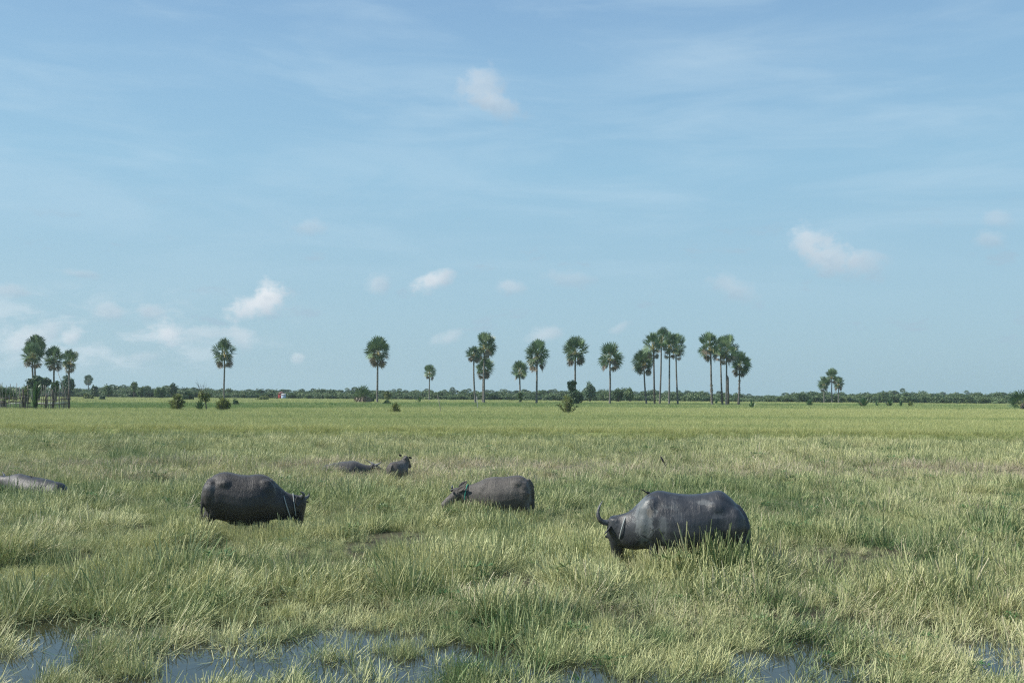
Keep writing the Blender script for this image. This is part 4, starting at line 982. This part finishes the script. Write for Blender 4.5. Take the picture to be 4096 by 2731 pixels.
# ------------------------------------------------------------------ buffaloes
def skin_mat(name, c1, c2, mud, mudk=.5, rough=.55, fur=.5, scale=1.0, patches=()):
    m, nt = base_mat(name)
    tc = nt.n('ShaderNodeTexCoord'); v = tc.outputs['Object']
    n = nt.noise(v, 2.6, 7, .62, .5)
    c = nt.mix(ss(nt, n, .35, .68), (*c1, 1), (*c2, 1))
    n2 = nt.noise(v, 5.5, 6, .65, .8)
    c = nt.mix(nt.m('MULTIPLY', ss(nt, n2, .56, .70), mudk), c, (*mud, 1))
    sp = nt.n('ShaderNodeSeparateXYZ'); nt.t.links.new(v, sp.inputs[0])
    wob = nt.m('MULTIPLY', nt.m('SUBTRACT', nt.noise(v, 9.0, 8, .72, 1.2), .5), 3.2)
    for (u, z, ru, rz, k, col) in patches:      # dried mud of its own outline
        a = nt.m('DIVIDE', nt.m('SUBTRACT', sp.outputs[0], u), ru); b = nt.m('DIVIDE', nt.m('SUBTRACT', sp.outputs[2], z), rz)
        rr = nt.m('ADD', nt.m('SQRT', nt.m('ADD', nt.m('MULTIPLY', a, a), nt.m('MULTIPLY', b, b))), wob)
        c = nt.mix(nt.m('MULTIPLY', ss(nt, rr, 1.15, .60), k), c, (*col, 1))
    mp = nt.n('ShaderNodeMapping'); mp.inputs['Scale'].default_value = (70, 70, 18); mp.inputs['Rotation'].default_value = (0, .5, 0); nt.t.links.new(v, mp.inputs[0])
    hair = nt.noise(mp.outputs[0], 1.0, 4, .7, .6)
    hs = nt.n('ShaderNodeHueSaturation'); nt.put(hs.inputs['Color'], c); nt.put(hs.inputs['Value'], nt.m('ADD', nt.m('MULTIPLY', hair, 1.0 * fur), 1 - .5 * fur))
    p = nt.n('ShaderNodeBsdfPrincipled'); nt.put(p.inputs['Base Color'], hs.outputs[0]); p.inputs['Specular IOR Level'].default_value = .5
    nt.put(p.inputs['Roughness'], nt.m('ADD', nt.m('MULTIPLY', n2, .25), rough - .12))
    bp = nt.n('ShaderNodeBump'); bp.inputs['Strength'].default_value = .55 * fur + .15; bp.inputs['Distance'].default_value = .012
    nt.t.links.new(hair, bp.inputs['Height'])
    bp2 = nt.n('ShaderNodeBump'); bp2.inputs['Strength'].default_value = .42; bp2.inputs['Distance'].default_value = .045
    mp2 = nt.n('ShaderNodeMapping'); mp2.inputs['Scale'].default_value = (9, 3, 2.6); mp2.inputs['Rotation'].default_value = (0, .35, 0); nt.t.links.new(v, mp2.inputs[0]); nt.t.links.new(nt.noise(mp2.outputs[0], 1.0, 5, .6, .6), bp2.inputs['Height']); nt.t.links.new(bp.outputs[0], bp2.inputs['Normal'])
    nt.t.links.new(bp2.outputs[0], p.inputs['Normal'])
    if fur > .6: p.inputs['Sheen Weight'].default_value = .12; p.inputs['Sheen Roughness'].default_value = .5
    finish(nt, p.outputs[0]); return m
def horn_mat():
    return rough_mat('horn', (.035, .037, .04), (.16, .17, .18), 5, .45, .4, (1, 1, 1), .5)
def loft(mb, secs, k=22, pinch=.22):
    """closed loft along x: secs (x, y, ztop, zbot, halfwidth); narrower ridge on top"""
    V = []
    for (x, y, zt, zb, hw) in secs:
        mz, hh = (zt + zb) / 2, (zt - zb) / 2
        for j in range(k):
            a = 2 * math.pi * j / k; s, c = math.sin(a), math.cos(a)
            sy = math.copysign(abs(s) ** .85, s) * (1 - pinch * max(0, c)); V.append((x, y + hw * sy, mz + hh * math.copysign(abs(c) ** .9, c)))
    n = len(secs); Q = [(i * k + j, i * k + (j + 1) % k, (i + 1) * k + (j + 1) % k, (i + 1) * k + j) for i in range(n - 1) for j in range(k)]
    a = len(V); V.append((secs[0][0], secs[0][1], (secs[0][2] + secs[0][3]) / 2)); V.append((secs[-1][0], secs[-1][1], (secs[-1][2] + secs[-1][3]) / 2))
    T = [(a, (j + 1) % k, j) for j in range(k)] + [(a + 1, (n - 1) * k + j, (n - 1) * k + (j + 1) % k) for j in range(k)]
    mb.add(V, Q, T)
def interp_secs(secs, n=40):
    s = np.array(secs, float); t = s[:, 0]; x = np.linspace(t[0], t[-1], n)
    # smooth through the sections (Catmull-Rom by columns)
    out = []
    m = np.gradient(s, t, axis=0)
    for xi in x:
        i = min(len(t) - 2, max(0, int(np.searchsorted(t, xi) - 1))); h = t[i + 1] - t[i]; u = (xi - t[i]) / h
        h00, h10, h01, h11 = 2 * u**3 - 3 * u**2 + 1, u**3 - 2 * u**2 + u, -2 * u**3 + 3 * u**2, u**3 - u**2
        row = h00 * s[i] + h10 * h * m[i] + h01 * s[i + 1] + h11 * h * m[i + 1]; row[0] = xi; out.append(row)
    return out
def axis_loft(mb, p0, ax, side, secs, k=16):
    """secs: (distance along ax, offset up, half side, half up)"""
    ax = np.array(Vector(ax).normalized()); side = np.array(side, float); side -= ax * side.dot(ax); side /= np.linalg.norm(side); up = np.cross(side, ax)
    V = []
    for (s, off, hs, hu) in secs:
        c = np.array(p0) + ax * s + up * off
        for j in range(k):
            a = 2 * math.pi * j / k; V.append(c + side * hs * math.cos(a) + up * hu * math.sin(a))
    n = len(secs); Q = [(i * k + j, i * k + (j + 1) % k, (i + 1) * k + (j + 1) % k, (i + 1) * k + j) for i in range(n - 1) for j in range(k)]
    a = len(V); V.append(np.array(p0) + ax * secs[0][0] + up * secs[0][1]); V.append(np.array(p0) + ax * secs[-1][0] + up * secs[-1][1])
    T = [(a, (j + 1) % k, j) for j in range(k)] + [(a + 1, (n - 1) * k + j, (n - 1) * k + (j + 1) % k) for j in range(k)]
    mb.add(V, Q, T)
    return ax, side, up
def blob(mb, c, r, k=12):
    V = []; Q = []; T = []
    for i in range(1, k // 2):
        for j in range(k):
            a = math.pi * i / (k // 2); b = 2 * math.pi * j / k
            V.append((c[0] + r[0] * math.sin(a) * math.cos(b), c[1] + r[1] * math.sin(a) * math.sin(b), c[2] + r[2] * math.cos(a)))
    n = k // 2 - 1
    Q = [(i * k + j, i * k + (j + 1) % k, (i + 1) * k + (j + 1) % k, (i + 1) * k + j) for i in range(n - 1) for j in range(k)]
    a = len(V); V += [(c[0], c[1], c[2] + r[2]), (c[0], c[1], c[2] - r[2])]
    T = [(a, j, (j + 1) % k) for j in range(k)] + [(a + 1, (n - 1) * k + (j + 1) % k, (n - 1) * k + j) for j in range(k)]
    mb.add(V, Q, T)
def spline(pts, n=14):
    p = np.array(pts, float); t = np.arange(len(p)); out = []
    m = np.gradient(p, axis=0)
    for x in np.linspace(0, len(p) - 1, n):
        i = min(len(p) - 2, int(x)); u = x - i
        out.append((2*u**3-3*u**2+1)*p[i] + (u**3-2*u**2+u)*m[i] + (-2*u**3+3*u**2)*p[i+1] + (u**3-u**2)*m[i+1])
    return np.array(out)
def leg(mb, pts, rad):
    p = spline(pts, 14); r = np.interp(np.linspace(0, 1, 14), np.linspace(0, 1, len(rad)), rad); mb.tube(p, r, 12, flat=.8)
def buffalo(label, loc, heading, secs, head, horns, mat, tail=None, legs='stand', s=1.0, ears=None, collars=(), group='water buffaloes in the marsh grass', bumps=(), vox=.02, ear_len=.22, collar_mat=None, fur=None, lx=1.0):
    root = empty('water_buffalo', loc, label, 'buffalo', group, heading)
    mb = MB()
    loft(mb, interp_secs([(a, y, zt, zb, hw) for (a, y, zt, zb, hw) in secs], 44))
    zt_at = lambda x: np.interp(x, [q[0] for q in secs], [q[2] for q in secs]); zb_at = lambda x: np.interp(x, [q[0] for q in secs], [q[3] for q in secs])
    x0, x1 = secs[0][0], secs[-1][0]
    for (c, r) in bumps: blob(mb, c, r)
    if legs == 'stand':
        for sy in (-1, 1):
            fx = .52 * s + (.06 * s * sy); hx = -.72 * s - (.06 * s * sy)
            leg(mb, [(fx - .02 * s, sy * .24 * s, .95 * s), (fx, sy * .25 * s, .60 * s), (fx + .02 * s, sy * .22 * s, .33 * s), (fx - .01 * s, sy * .21 * s, .10 * s), (fx + .03 * s, sy * .21 * s, -.04)], [.18 * s, .13 * s, .075 * s, .055 * s, .075 * s])
            leg(mb, [(hx + .10 * s, sy * .24 * s, .98 * s), (hx + .14 * s, sy * .27 * s, .70 * s), (hx - .02 * s, sy * .24 * s, .45 * s), (hx - .03 * s, sy * .22 * s, .2 * s), (hx + .03 * s, sy * .22 * s, -.04)], [.22 * s, .18 * s, .085 * s, .06 * s, .08 * s])
    else:
        for sy in (-1, 1):
            leg(mb, [(.45 * s, sy * .30 * s, .35 * s), (.68 * s, sy * .36 * s, .16 * s), (.40 * s, sy * .42 * s, .06)], [.13 * s, .09 * s, .06 * s])
            leg(mb, [(-.50 * s, sy * .34 * s, .38 * s), (-.15 * s, sy * .48 * s, .18 * s), (-.55 * s, sy * .52 * s, .06)], [.20 * s, .12 * s, .06 * s])
    p0, ax, side, hs = head['p'], head['ax'], head['side'], head['s']
    ax_, sd_, up_ = axis_loft(mb, p0, ax, side, [(-.10 * hs, 0, .10 * hs, .10 * hs), (0, .0, .135 * hs, .13 * hs), (.10 * hs, .005 * hs, .14 * hs, .135 * hs), (.20 * hs, 0, .125 * hs, .12 * hs), (.32 * hs, -.01 * hs, .102 * hs, .108 * hs),
                                        (.42 * hs, -.015 * hs, .092 * hs, .092 * hs), (.49 * hs, -.015 * hs, .098 * hs, .084 * hs), (.53 * hs, -.02 * hs, .075 * hs, .06 * hs)])
    for sy in (-1, 1):
        c = np.array(p0) + ax_ * .17 * hs + sd_ * sy * .115 * hs + up_ * .05 * hs; blob(mb, c, (.035 * hs,) * 3)
    if tail is not None:
        p = spline(tail, 16); mb.tube(p, np.interp(np.linspace(0, 1, 16), [0, .2, .7, .82, .95, 1], [.06 * s, .046 * s, .034 * s, .046 * s, .052 * s, .012]), 10)
    me0 = mb.mesh('body', mat); tmp = bpy.data.objects.new('tmp', me0); COL.objects.link(tmp)
    md = tmp.modifiers.new('r', 'REMESH'); md.mode = 'VOXEL'; md.voxel_size = vox; md.adaptivity = 0
    m2 = tmp.modifiers.new('s', 'SMOOTH'); m2.factor = .6; m2.iterations = 14
    dg = bpy.context.evaluated_depsgraph_get(); me = bpy.data.meshes.new_from_object(tmp.evaluated_get(dg)); me.name = 'body'
    bpy.data.objects.remove(tmp)
    me.materials.clear(); me.materials.append(mat); me.polygons.foreach_set('use_smooth', np.ones(len(me.polygons), bool)); me.update()
    body = ob('body', me, root)
    if fur:     # short coat lying back and down over the whole body
        nh, Lh, wh, fm = fur; rg = np.random.default_rng(int(abs(loc[0] * 100)) + 3)
        co = np.zeros(len(me.vertices) * 3, np.float32); me.vertices.foreach_get('co', co); co = co.reshape(-1, 3)
        no = np.zeros(len(me.vertices) * 3, np.float32); me.vertices.foreach_get('normal', no); no = no.reshape(-1, 3)
        i_ = rg.integers(0, len(co), nh); p_ = co[i_] + rg.normal(0, vox * .4, (nh, 3)); n_ = no[i_]; p_ = co[i_] + (p_ - co[i_]) - n_ * np.sum((p_ - co[i_]) * n_, 1)[:, None]
        fl = np.array([-.75, 0, -.6]) + rg.normal(0, .22, (nh, 3)); fl -= n_ * np.sum(fl * n_, 1)[:, None]; fl /= np.linalg.norm(fl, axis=1)[:, None] + 1e-6
        d_ = fl + n_ * rg.uniform(.06, .28, nh)[:, None]; sd2 = np.cross(n_, fl); L_ = Lh * rg.uniform(.6, 1.3, nh)[:, None]; W_ = wh * .5
        V_ = np.stack([p_ - sd2 * W_ - n_ * .004, p_ + sd2 * W_ - n_ * .004, p_ + d_ * L_ + sd2 * W_ * .3, p_ + d_ * L_ - sd2 * W_ * .3], 1).reshape(-1, 3)
        pn = fbm(p_[:, 0] * 3 + 7, p_[:, 2] * 4 + p_[:, 1] * 3, 3)
        c_ = np.zeros((nh, 4, 3)); c_[:, :, 0] = np.clip((pn - .5) * 1.6 + rg.uniform(0, 1, nh), 0, 1)[:, None]; c_[:, :, 2] = rg.uniform(0, .75, nh)[:, None]; c_[:, :, 1] = .5
        ob('coat', mk_mesh('coat', V_, [np.arange(nh * 4).reshape(-1, 4)], fm, c_.reshape(-1, 3)), root)
    # eyes
    for sy in (-1, 1):
        e = MB(); c = np.array(p0) + ax_ * .18 * hs + sd_ * sy * .138 * hs + up_ * .055 * hs; blob(e, c, (.019 * hs,) * 3); e.build('eye', EYE, root, True)
    for hp in horns:
        e = MB(); p = spline(hp['pts'], 18); t = np.linspace(0, 1, 18); rad = hp['r'] * (1 - t ** 1.5 * .93) * (1 + .03 * np.sin(t * 60)); e.tube(p, rad, 12, flat=.8); e.build('horn', HORN, root, True)
    for ep in (ears or []):
        a, d, n_, w, L = np.array(ep[0], float), np.array(ep[1], float), np.array(ep[2], float), ep[3], ep[4]
        d /= np.linalg.norm(d); n_ -= d * n_.dot(d); n_ /= np.linalg.norm(n_); c_ = np.cross(d, n_); V = []
        for i, t in enumerate(np.linspace(0, 1, 9)):
            ww = w * (math.sin(math.pi * (t * .86 + .10)) ** .8) * (.6 + .4 * (1 - t)); 
            for j, q in enumerate((-1, -.5, 0, .5, 1)):
                V.append(a + d * L * t + c_ * ww * q + n_ * (-.35 * ww * (1 - q * q) - .0))
        e = MB(); Q = [(i * 5 + j, i * 5 + j + 1, (i + 1) * 5 + j + 1, (i + 1) * 5 + j) for i in range(8) for j in range(4)]
        e.add(V, Q); o = e.build('ear', mat, root, True); sm_ = o.modifiers.new('thick', 'SOLIDIFY'); sm_.thickness = .012
    for (c, n_, ra, rb, mt, thick) in collars:     # a rope ring: centre, normal, radii
        n_ = np.array(Vector(n_).normalized()); u = np.cross(n_, [0, 1, 0]); u /= np.linalg.norm(u); v = np.cross(n_, u); e = MB()
        pts = [np.array(c) + u * ra * math.cos(q) + v * rb * math.sin(q) for q in np.linspace(0, 2 * math.pi, 41)]; e.tube(pts, thick, 7, None, False); e.build('neck_rope', mt, root, True)
    ang = heading
    FOOT.append((loc[0] + (x0 + x1) / 2 * math.cos(heading), loc[1] + (x0 + x1) / 2 * math.sin(heading), (x1 - x0) / 2, .29 * s, heading))
    root.scale = (lx, 1, 1)
    return root

FUR_B = leaf_mat('black_brown_hair', (.030, .028, .026), (.105, .092, .080), None, trans=.0, rough=.5, spec=.35)
FUR_C = leaf_mat('grey_brown_hair', (.080, .073, .065), (.230, .205, .175), None, trans=.0, rough=.55, spec=.35)
FUR_A = leaf_mat('slate_hair', (.028, .031, .035), (.085, .090, .096), None, trans=.0, rough=.5, spec=.4)
EYE = rough_mat('eye', (.01, .008, .006), (.015, .012, .01), 2, .1, 0, None, .6)
HORN = horn_mat()
ROPE = rough_mat('pale_rope', (.30, .33, .33), (.48, .50, .48), 40, .8, .3)
GREEN = rough_mat('green_strap', (.03, .20, .15), (.05, .28, .21), 20, .6, .2)
SK_BIG = skin_mat('slate_hide', (.026, .029, .034), (.050, .054, .061), (.12, .135, .14), .34, .42, .35,
                  patches=[(.76, .92, .17, .42, .85, (.150, .165, .170)), (.66, 1.05, .06, .10, .8, (.19, .17, .15)), (.44, .86, .075, .15, .45, (.14, .155, .16)), (-.22, 1.22, .14, .045, .55, (.19, .20, .20)), (.43, .64, .04, .10, .6, (.13, .145, .145)), (.22, .98, .10, .10, .3, (.12, .13, .14)), (-.46, 1.02, .12, .06, .35, (.17, .18, .19))])
SK_BROWN = skin_mat('brown_black_hide', (.022, .020, .020), (.042, .038, .035), (.075, .072, .070), .2, .50, 1.0, patches=[(-.62, 1.06, .12, .07, .5, (.11, .115, .125))])
SK_CALF = skin_mat('grey_brown_hide', (.055, .050, .045), (.105, .096, .086), (.13, .12, .11), .25, .60, 1.0)
SK_DRY = skin_mat('mud_grey_hide', (.038, .038, .039), (.070, .069, .067), (.11, .108, .105), .4, .65, .7)
SK_BLUE = skin_mat('mud_grey_and_black_hide', (.024, .027, .034), (.060, .060, .060), (.09, .09, .09), .4, .5, .5)

def buffaloes():
    # A: the big slate one on the right, facing left with its head down and turned away
    loc = P(2759, 2200, 16.6); loc.z = ground_z(loc.x, loc.y) * 0
    hd = math.radians(180 - 9)
    secs = [(-.93, 0, .90, .55, .14), (-.90, 0, 1.00, .46, .27), (-.80, 0, 1.15, .42, .38), (-.64, 0, 1.31, .40, .43), (-.50, 0, 1.395, .38, .43), (-.34, 0, 1.36, .33, .47), (0, 0, 1.315, .28, .52), (.30, 0, 1.335, .31, .51),
            (.55, 0, 1.365, .36, .45), (.72, 0, 1.29, .40, .39), (.88, 0, 1.14, .38, .32), (1.02, -.01, 1.01, .38, .24), (1.15, -.03, .96, .42, .18), (1.26, -.05, .93, .52, .14)]
    # local y: + is away to the viewer's side? heading ~180 turns +y towards the camera
    head = dict(p=(1.24, -.05, .79), ax=(-.02, -.22, -1.0), side=(1, -.25, 0), s=1.22)
    horns = [dict(pts=[(1.33, -.04, .82), (1.43, .0, .81), (1.52, .02, .86), (1.555, .0, .96), (1.53, -.03, 1.07), (1.475, -.06, 1.17)], r=.052),
             dict(pts=[(1.16, -.16, .84), (1.08, -.30, .83), (1.02, -.42, .90), (1.03, -.48, 1.0)], r=.05)]
    buffalo('largest buffalo with slate black muddy hide and one long upswept horn grazing on the right', loc, hd, secs, head, horns, SK_BIG, fur=(2600, .018, .005, FUR_A), lx=.975,
            tail=[(-.78, .04, 1.14), (-.90, .14, 1.0), (-.965, .21, .78), (-.96, .23, .55), (-.94, .23, .2)], s=1.0,
            ears=[((1.34, .02, .77), (.35, .55, -.45), (.5, -.3, .8), .065, .21), ((1.14, -.16, .76), (-.5, -.5, -.3), (0, 0, 1), .06, .2)],
            collars=[((1.12, -.02, .735), (1, -.1, .28), .225, .205, ROPE, .011)],
            bumps=[((-.42, .24, 1.08), (.22, .17, .17)), ((-.42, -.20, 1.05), (.22, .15, .16)), ((.62, .25, .92), (.26, .15, .36)), ((.62, -.25, .92), (.26, .15, .36)), ((-.71, .24, .82), (.21, .20, .34)), ((-.71, -.24, .82), (.21, .20, .34)),  ((.74, .30, .84), (.12, .10, .2))])
    # B: brown-black one on the left, facing right
    loc = P(961, 2100, 20.2); loc.z = 0
    hd = math.radians(12)
    k = .96
    secs = [(-.76, 0, .98, .62, .10), (-.735, 0, 1.08, .55, .22), (-.64, 0, 1.22, .44, .34), (-.48, 0, 1.32, .40, .41), (-.32, 0, 1.345, .36, .43), (-.08, 0, 1.30, .31, .47), (.15, 0, 1.275, .28, .49), (.38, 0, 1.295, .30, .46),
            (.56, 0, 1.25, .34, .41), (.72, 0, 1.13, .38, .34), (.88, .0, .985, .36, .27), (1.02, .01, .90, .37, .22), (1.15, .02, .87, .44, .18), (1.27, .03, .85, .54, .14)]
    head = dict(p=(1.27, .03, .73), ax=(-.12, .10, -1.0), side=(-.35, 1, 0), s=1.02)
    horns = [dict(pts=[(1.27, -.08, .82), (1.33, -.15, .86), (1.31, -.18, .92), (1.24, -.18, .95)], r=.045),
             dict(pts=[(1.33, .08, .78), (1.40, .12, .79), (1.445, .14, .84), (1.45, .13, .90)], r=.044)]
    buffalo('brown black buffalo wearing two neck ropes grazing to the right on the left side', loc, hd, secs, head, horns, SK_BROWN, fur=(15000, .026, .006, FUR_B), lx=.93,
            tail=[(-.64, -.04, 1.20), (-.74, -.16, 1.06), (-.785, -.25, .8), (-.775, -.29, .5), (-.75, -.29, .2)], s=k * .95,
            ears=[((1.23, -.13, .84), (-.10, -.30, -.85), (.3, -1, .2), .075, .20), ((1.36, .13, .74), (.4, .7, -.3), (0, 0, 1), .05, .16)],
            collars=[((.985, 0, .645), (1, 0, .35), .30, .255, ROPE, .010), ((1.14, .02, .66), (1, 0, .16), .235, .20, ROPE, .010)],
            bumps=[((-.32, .25, 1.10), (.20, .13, .13)), ((-.32, -.25, 1.10), (.20, .13, .13)), ((.52, .24, .88), (.24, .15, .34)), ((.52, -.24, .88), (.24, .15, .34)), ((.62, -.10, 1.10), (.10, .08, .10)), ((-.60, -.20, .90), (.20, .19, .32)), ((-.60, .20, .90), (.20, .19, .32)), ((.1, 0, .36), (.4, .3, .10))])
    # C: grey-brown calf in the middle, facing left
    loc = P(2010, 2020, 23.0); loc.z = 0
    hd = math.radians(180 - 10)
    secs = [(-.66, 0, .80, .48, .08), (-.63, 0, .90, .38, .20), (-.54, 0, 1.02, .30, .28), (-.38, 0, 1.095, .24, .34), (-.20, 0, 1.075, .20, .37), (.0, 0, 1.045, .18, .385), (.20, 0, 1.045, .20, .37), (.36, 0, 1.02, .22, .33),
            (.52, 0, .95, .26, .27), (.68, 0, .88, .30, .21), (.84, .01, .83, .38, .16), (.96, .02, .80, .44, .13)]
    head = dict(p=(1.0, .03, .67), ax=(.95, .30, -.85), side=(-.32, 1, 0), s=.98)
    horns = [dict(pts=[(1.16, .15, .72), (1.16, .21, .73), (1.12, .25, .755), (1.06, .27, .775)], r=.030), dict(pts=[(1.20, -.06, .76), (1.22, -.11, .79), (1.20, -.15, .83)], r=.030)]
    buffalo('grey brown calf with small horns and a green neck strap grazing left in the middle', loc, hd, secs, head, horns, SK_CALF, fur=(13000, .026, .006, FUR_C),
            tail=[(-.58, -.02, 1.0), (-.68, -.06, .88), (-.71, -.08, .6), (-.69, -.08, .3)], s=.76,
            ears=[((1.02, .14, .73), (-.75, .35, .42), (.3, 1, .3), .07, .24), ((1.04, -.09, .78), (-.60, -.15, .50), (.2, 1, .2), .07, .22)],
            collars=[((.84, .015, .61), (1, 0, .12), .245, .185, GREEN, .014)],
            bumps=[((-.36, .19, .90), (.16, .11, .12)), ((-.36, -.19, .90), (.16, .11, .12)), ((.36, .18, .68), (.18, .12, .26)), ((.36, -.18, .68), (.18, .12, .26)), ((-.50, .16, .72), (.16, .15, .26)), ((-.50, -.16, .72), (.16, .15, .26)), ((1.08, .05, .735), (.10, .10, .05))], vox=.017)
    # D: small calf seen from behind, farther back
    loc = P(1590, 1925, 34.0); loc.z = -.13
    hd = math.radians(72)
    secs = [(-.50, 0, .55, .30, .08), (-.47, 0, .66, .22, .20), (-.38, 0, .74, .16, .28), (-.20, 0, .765, .14, .32), (0, 0, .755, .14, .33), (.20, 0, .765, .15, .30), (.34, 0, .76, .22, .24), (.46, -.02, .84, .36, .18), (.54, -.04, .88, .48, .15)]
    head = dict(p=(.50, -.06, .83), ax=(.62, -.12, -.78), side=(.2, 1, 0), s=.80)
    horns = [dict(pts=[(.52, -.17, .90), (.53, -.21, .93), (.53, -.22, .96)], r=.018), dict(pts=[(.56, .03, .91), (.58, .06, .95), (.58, .07, .97)], r=.018)]
    buffalo('small furry calf seen from behind with its head up beyond the middle calf', loc, hd, secs, head, [], SK_CALF, fur=(6500, .038, .008, FUR_C), tail=[(-.46, 0, .66), (-.55, 0, .55), (-.56, 0, .35), (-.54, 0, .15)], legs='lie', s=.62,
            ears=[((.46, .08, .90), (-.30, .60, .60), (-.8, 0, -.4), .055, .11), ((.54, -.16, .88), (.1, -.75, -.35), (-.8, .2, -.4), .055, .12)], vox=.016)
    # E: dark one lying nearly hidden, head to the right
    loc = P(1375, 1925, 35.5); loc.z = -.23
    hd = math.radians(8)
    secs = [(-.78, 0, .45, .15, .10), (-.72, 0, .56, .08, .28), (-.5, 0, .66, .02, .42), (-.2, 0, .72, 0, .48), (.15, 0, .76, 0, .50), (.4, 0, .76, .02, .42), (.6, 0, .68, .1, .32), (.8, 0, .62, .18, .22), (.98, 0, .62, .25, .17)]
    head = dict(p=(1.02, 0, .56), ax=(.9, .25, -.5), side=(-.25, 1, 0), s=.95)
    horns = [dict(pts=[(1.05, .14, .62), (.98, .30, .66), (.85, .42, .72), (.70, .46, .80)], r=.045), dict(pts=[(1.10, -.14, .62), (1.18, -.30, .66), (1.30, -.40, .74), (1.30, -.44, .80)], r=.045)]
    buffalo('dark buffalo lying almost hidden in the grass behind the small furry calf', loc, hd, secs, head, horns, SK_DRY, tail=[(-.74, 0, .5), (-.85, -.05, .4), (-.86, -.1, .2)], legs='lie', s=.9,
            ears=[((1.05, .15, .58), (-.1, .85, -.1), (0, 0, 1), .06, .2), ((1.08, -.15, .58), (.1, -.85, -.1), (0, 0, 1), .06, .2)], vox=.02)
    # F: lying at the left edge, head out of the picture
    loc = P(135, 2010, 26.5); loc.z = -.25
    hd = math.radians(180 - 16)
    secs = [(-1.0, 0, .62, .30, .10), (-.92, 0, .72, .18, .24), (-.6, 0, .82, .02, .38), (-.3, 0, .88, 0, .43), (.05, 0, .92, 0, .45), (.35, 0, .96, .02, .42), (.55, 0, .97, .08, .34), (.72, 0, .95, .20, .25), (.88, 0, .92, .38, .19), (1.02, 0, .91, .5, .16)]
    head = dict(p=(1.06, 0, .80), ax=(.9, .35, -.45), side=(-.35, 1, 0), s=1.0)
    horns = [dict(pts=[(1.10, .14, .86), (1.22, .32, .90), (1.36, .46, .96), (1.50, .50, 1.0)], r=.052), dict(pts=[(1.14, -.14, .86), (1.26, -.30, .90), (1.40, -.38, .98)], r=.05)]
    buffalo('grey and black buffalo lying low in the grass at the left edge of the photo', loc, hd, secs, head, horns, SK_BLUE, tail=[(-.88, 0, .45), (-1.0, -.05, .38), (-1.02, -.1, .2)], legs='lie', s=1.0,
            ears=[((1.08, .15, .80), (-.15, .85, -.15), (0, 0, 1), .065, .22), ((1.10, -.15, .80), (.1, -.85, -.15), (0, 0, 1), .065, .22)], vox=.022,
            bumps=[((.50, 0, .90), (.24, .15, .09))])

BLACK = rough_mat('black_feathers', (.008, .008, .010), (.02, .02, .025), 20, .5, .2, None, .4)
def bird(label, feet, pitch, heading, s, tail_len=.14, stem=None):
    root = empty('black_bird', feet, label, 'bird', None, heading)
    a = pitch; d = np.array([math.cos(a), 0, math.sin(a)])      # from tail to head
    o = np.array([0, 0, .05]); mb = MB()
    ts = np.linspace(-.075, .10, 14); rad = np.interp(ts, [-.075, -.04, 0, .04, .065, .085, .10], [.006, .022, .030, .026, .021, .022, .006])
    mb.tube([o + d * t for t in ts], rad, 12); mb.build('body', BLACK, root, True)
    mb = MB(); h = o + d * .092; f = np.array([1, 0, -.05]); mb.tube([h, h + f * .03, h + f * .038], [.007, .004, .0015], 7); mb.build('beak', BLACK, root, True)
    for sy in (-1, 1):
        mb = MB(); p = o + np.array([0, sy * .026, 0]); mb.tube([p + d * .05, p - d * .01, p - d * .10], [.010, .018, .004], 8, flat=.45); mb.build('wing', BLACK, root, True)
        mb = MB(); mb.tube([o + d * -.02 + [0, sy * .012, -.01], np.array([.01, sy * .014, .005])], [.004, .003], 5); mb.build('leg', BLACK, root)
    mb = MB(); t0 = o - d * .07
    for sy in (-1, 1): mb.tube([t0, t0 - d * tail_len * .6 + [0, sy * .008, 0], t0 - d * tail_len + [0, sy * .025, 0]], [.009, .010, .004], 6, flat=.4)
    mb.build('tail', BLACK, root)
    root.scale = (s, s, s); return root
def birds():
    p = P(2650, 1846, 38.0); bird('small black long tailed bird perched on a dry stem beyond the largest buffalo', p, math.radians(62), math.radians(170), 1.35, .15)
    mb = MB(); mb.tube([(.1, 0, 0), (.03, 0, p.z * .6), (0, 0, p.z + .01)], [.006, .005, .004], 5); o = mb.build('dry_stem', M['stick'], None, False, (p.x, p.y, 0)); tag(o, 'thin dry stem the small black bird perches on', 'stem')
    p = P(2596, 1979, 16.75); p.z -= .02; bird('dark bird perched behind the shoulder hump of the largest buffalo', p, math.radians(-28), math.radians(15), .9, .10)
    p = P(144, 1918, 26.5); p.z -= .01; bird('dark bird sitting on the back of the buffalo lying at the left edge', p, math.radians(-22), math.radians(10), 1.0, .10)

def haze():
    mb = MB(); mb.box((0, 1500, 24), (2600, 1700, 26.5)); m, nt = base_mat('haze_air')
    v = nt.n('ShaderNodeVolumePrincipled'); v.inputs['Color'].default_value = (.66, .80, .90, 1); v.inputs['Density'].default_value = .00020; v.inputs['Anisotropy'].default_value = .2
    o = nt.n('ShaderNodeOutputMaterial'); nt.t.links.new(v.outputs[0], o.inputs['Volume'])
    h = mb.build('haze', m); tag(h, 'thin bluish haze softening the far trees', 'haze', None, 'stuff')

buffaloes()
birds()
palms()
plants()
fence()
far_wood()
marsh()
rice()
haze()
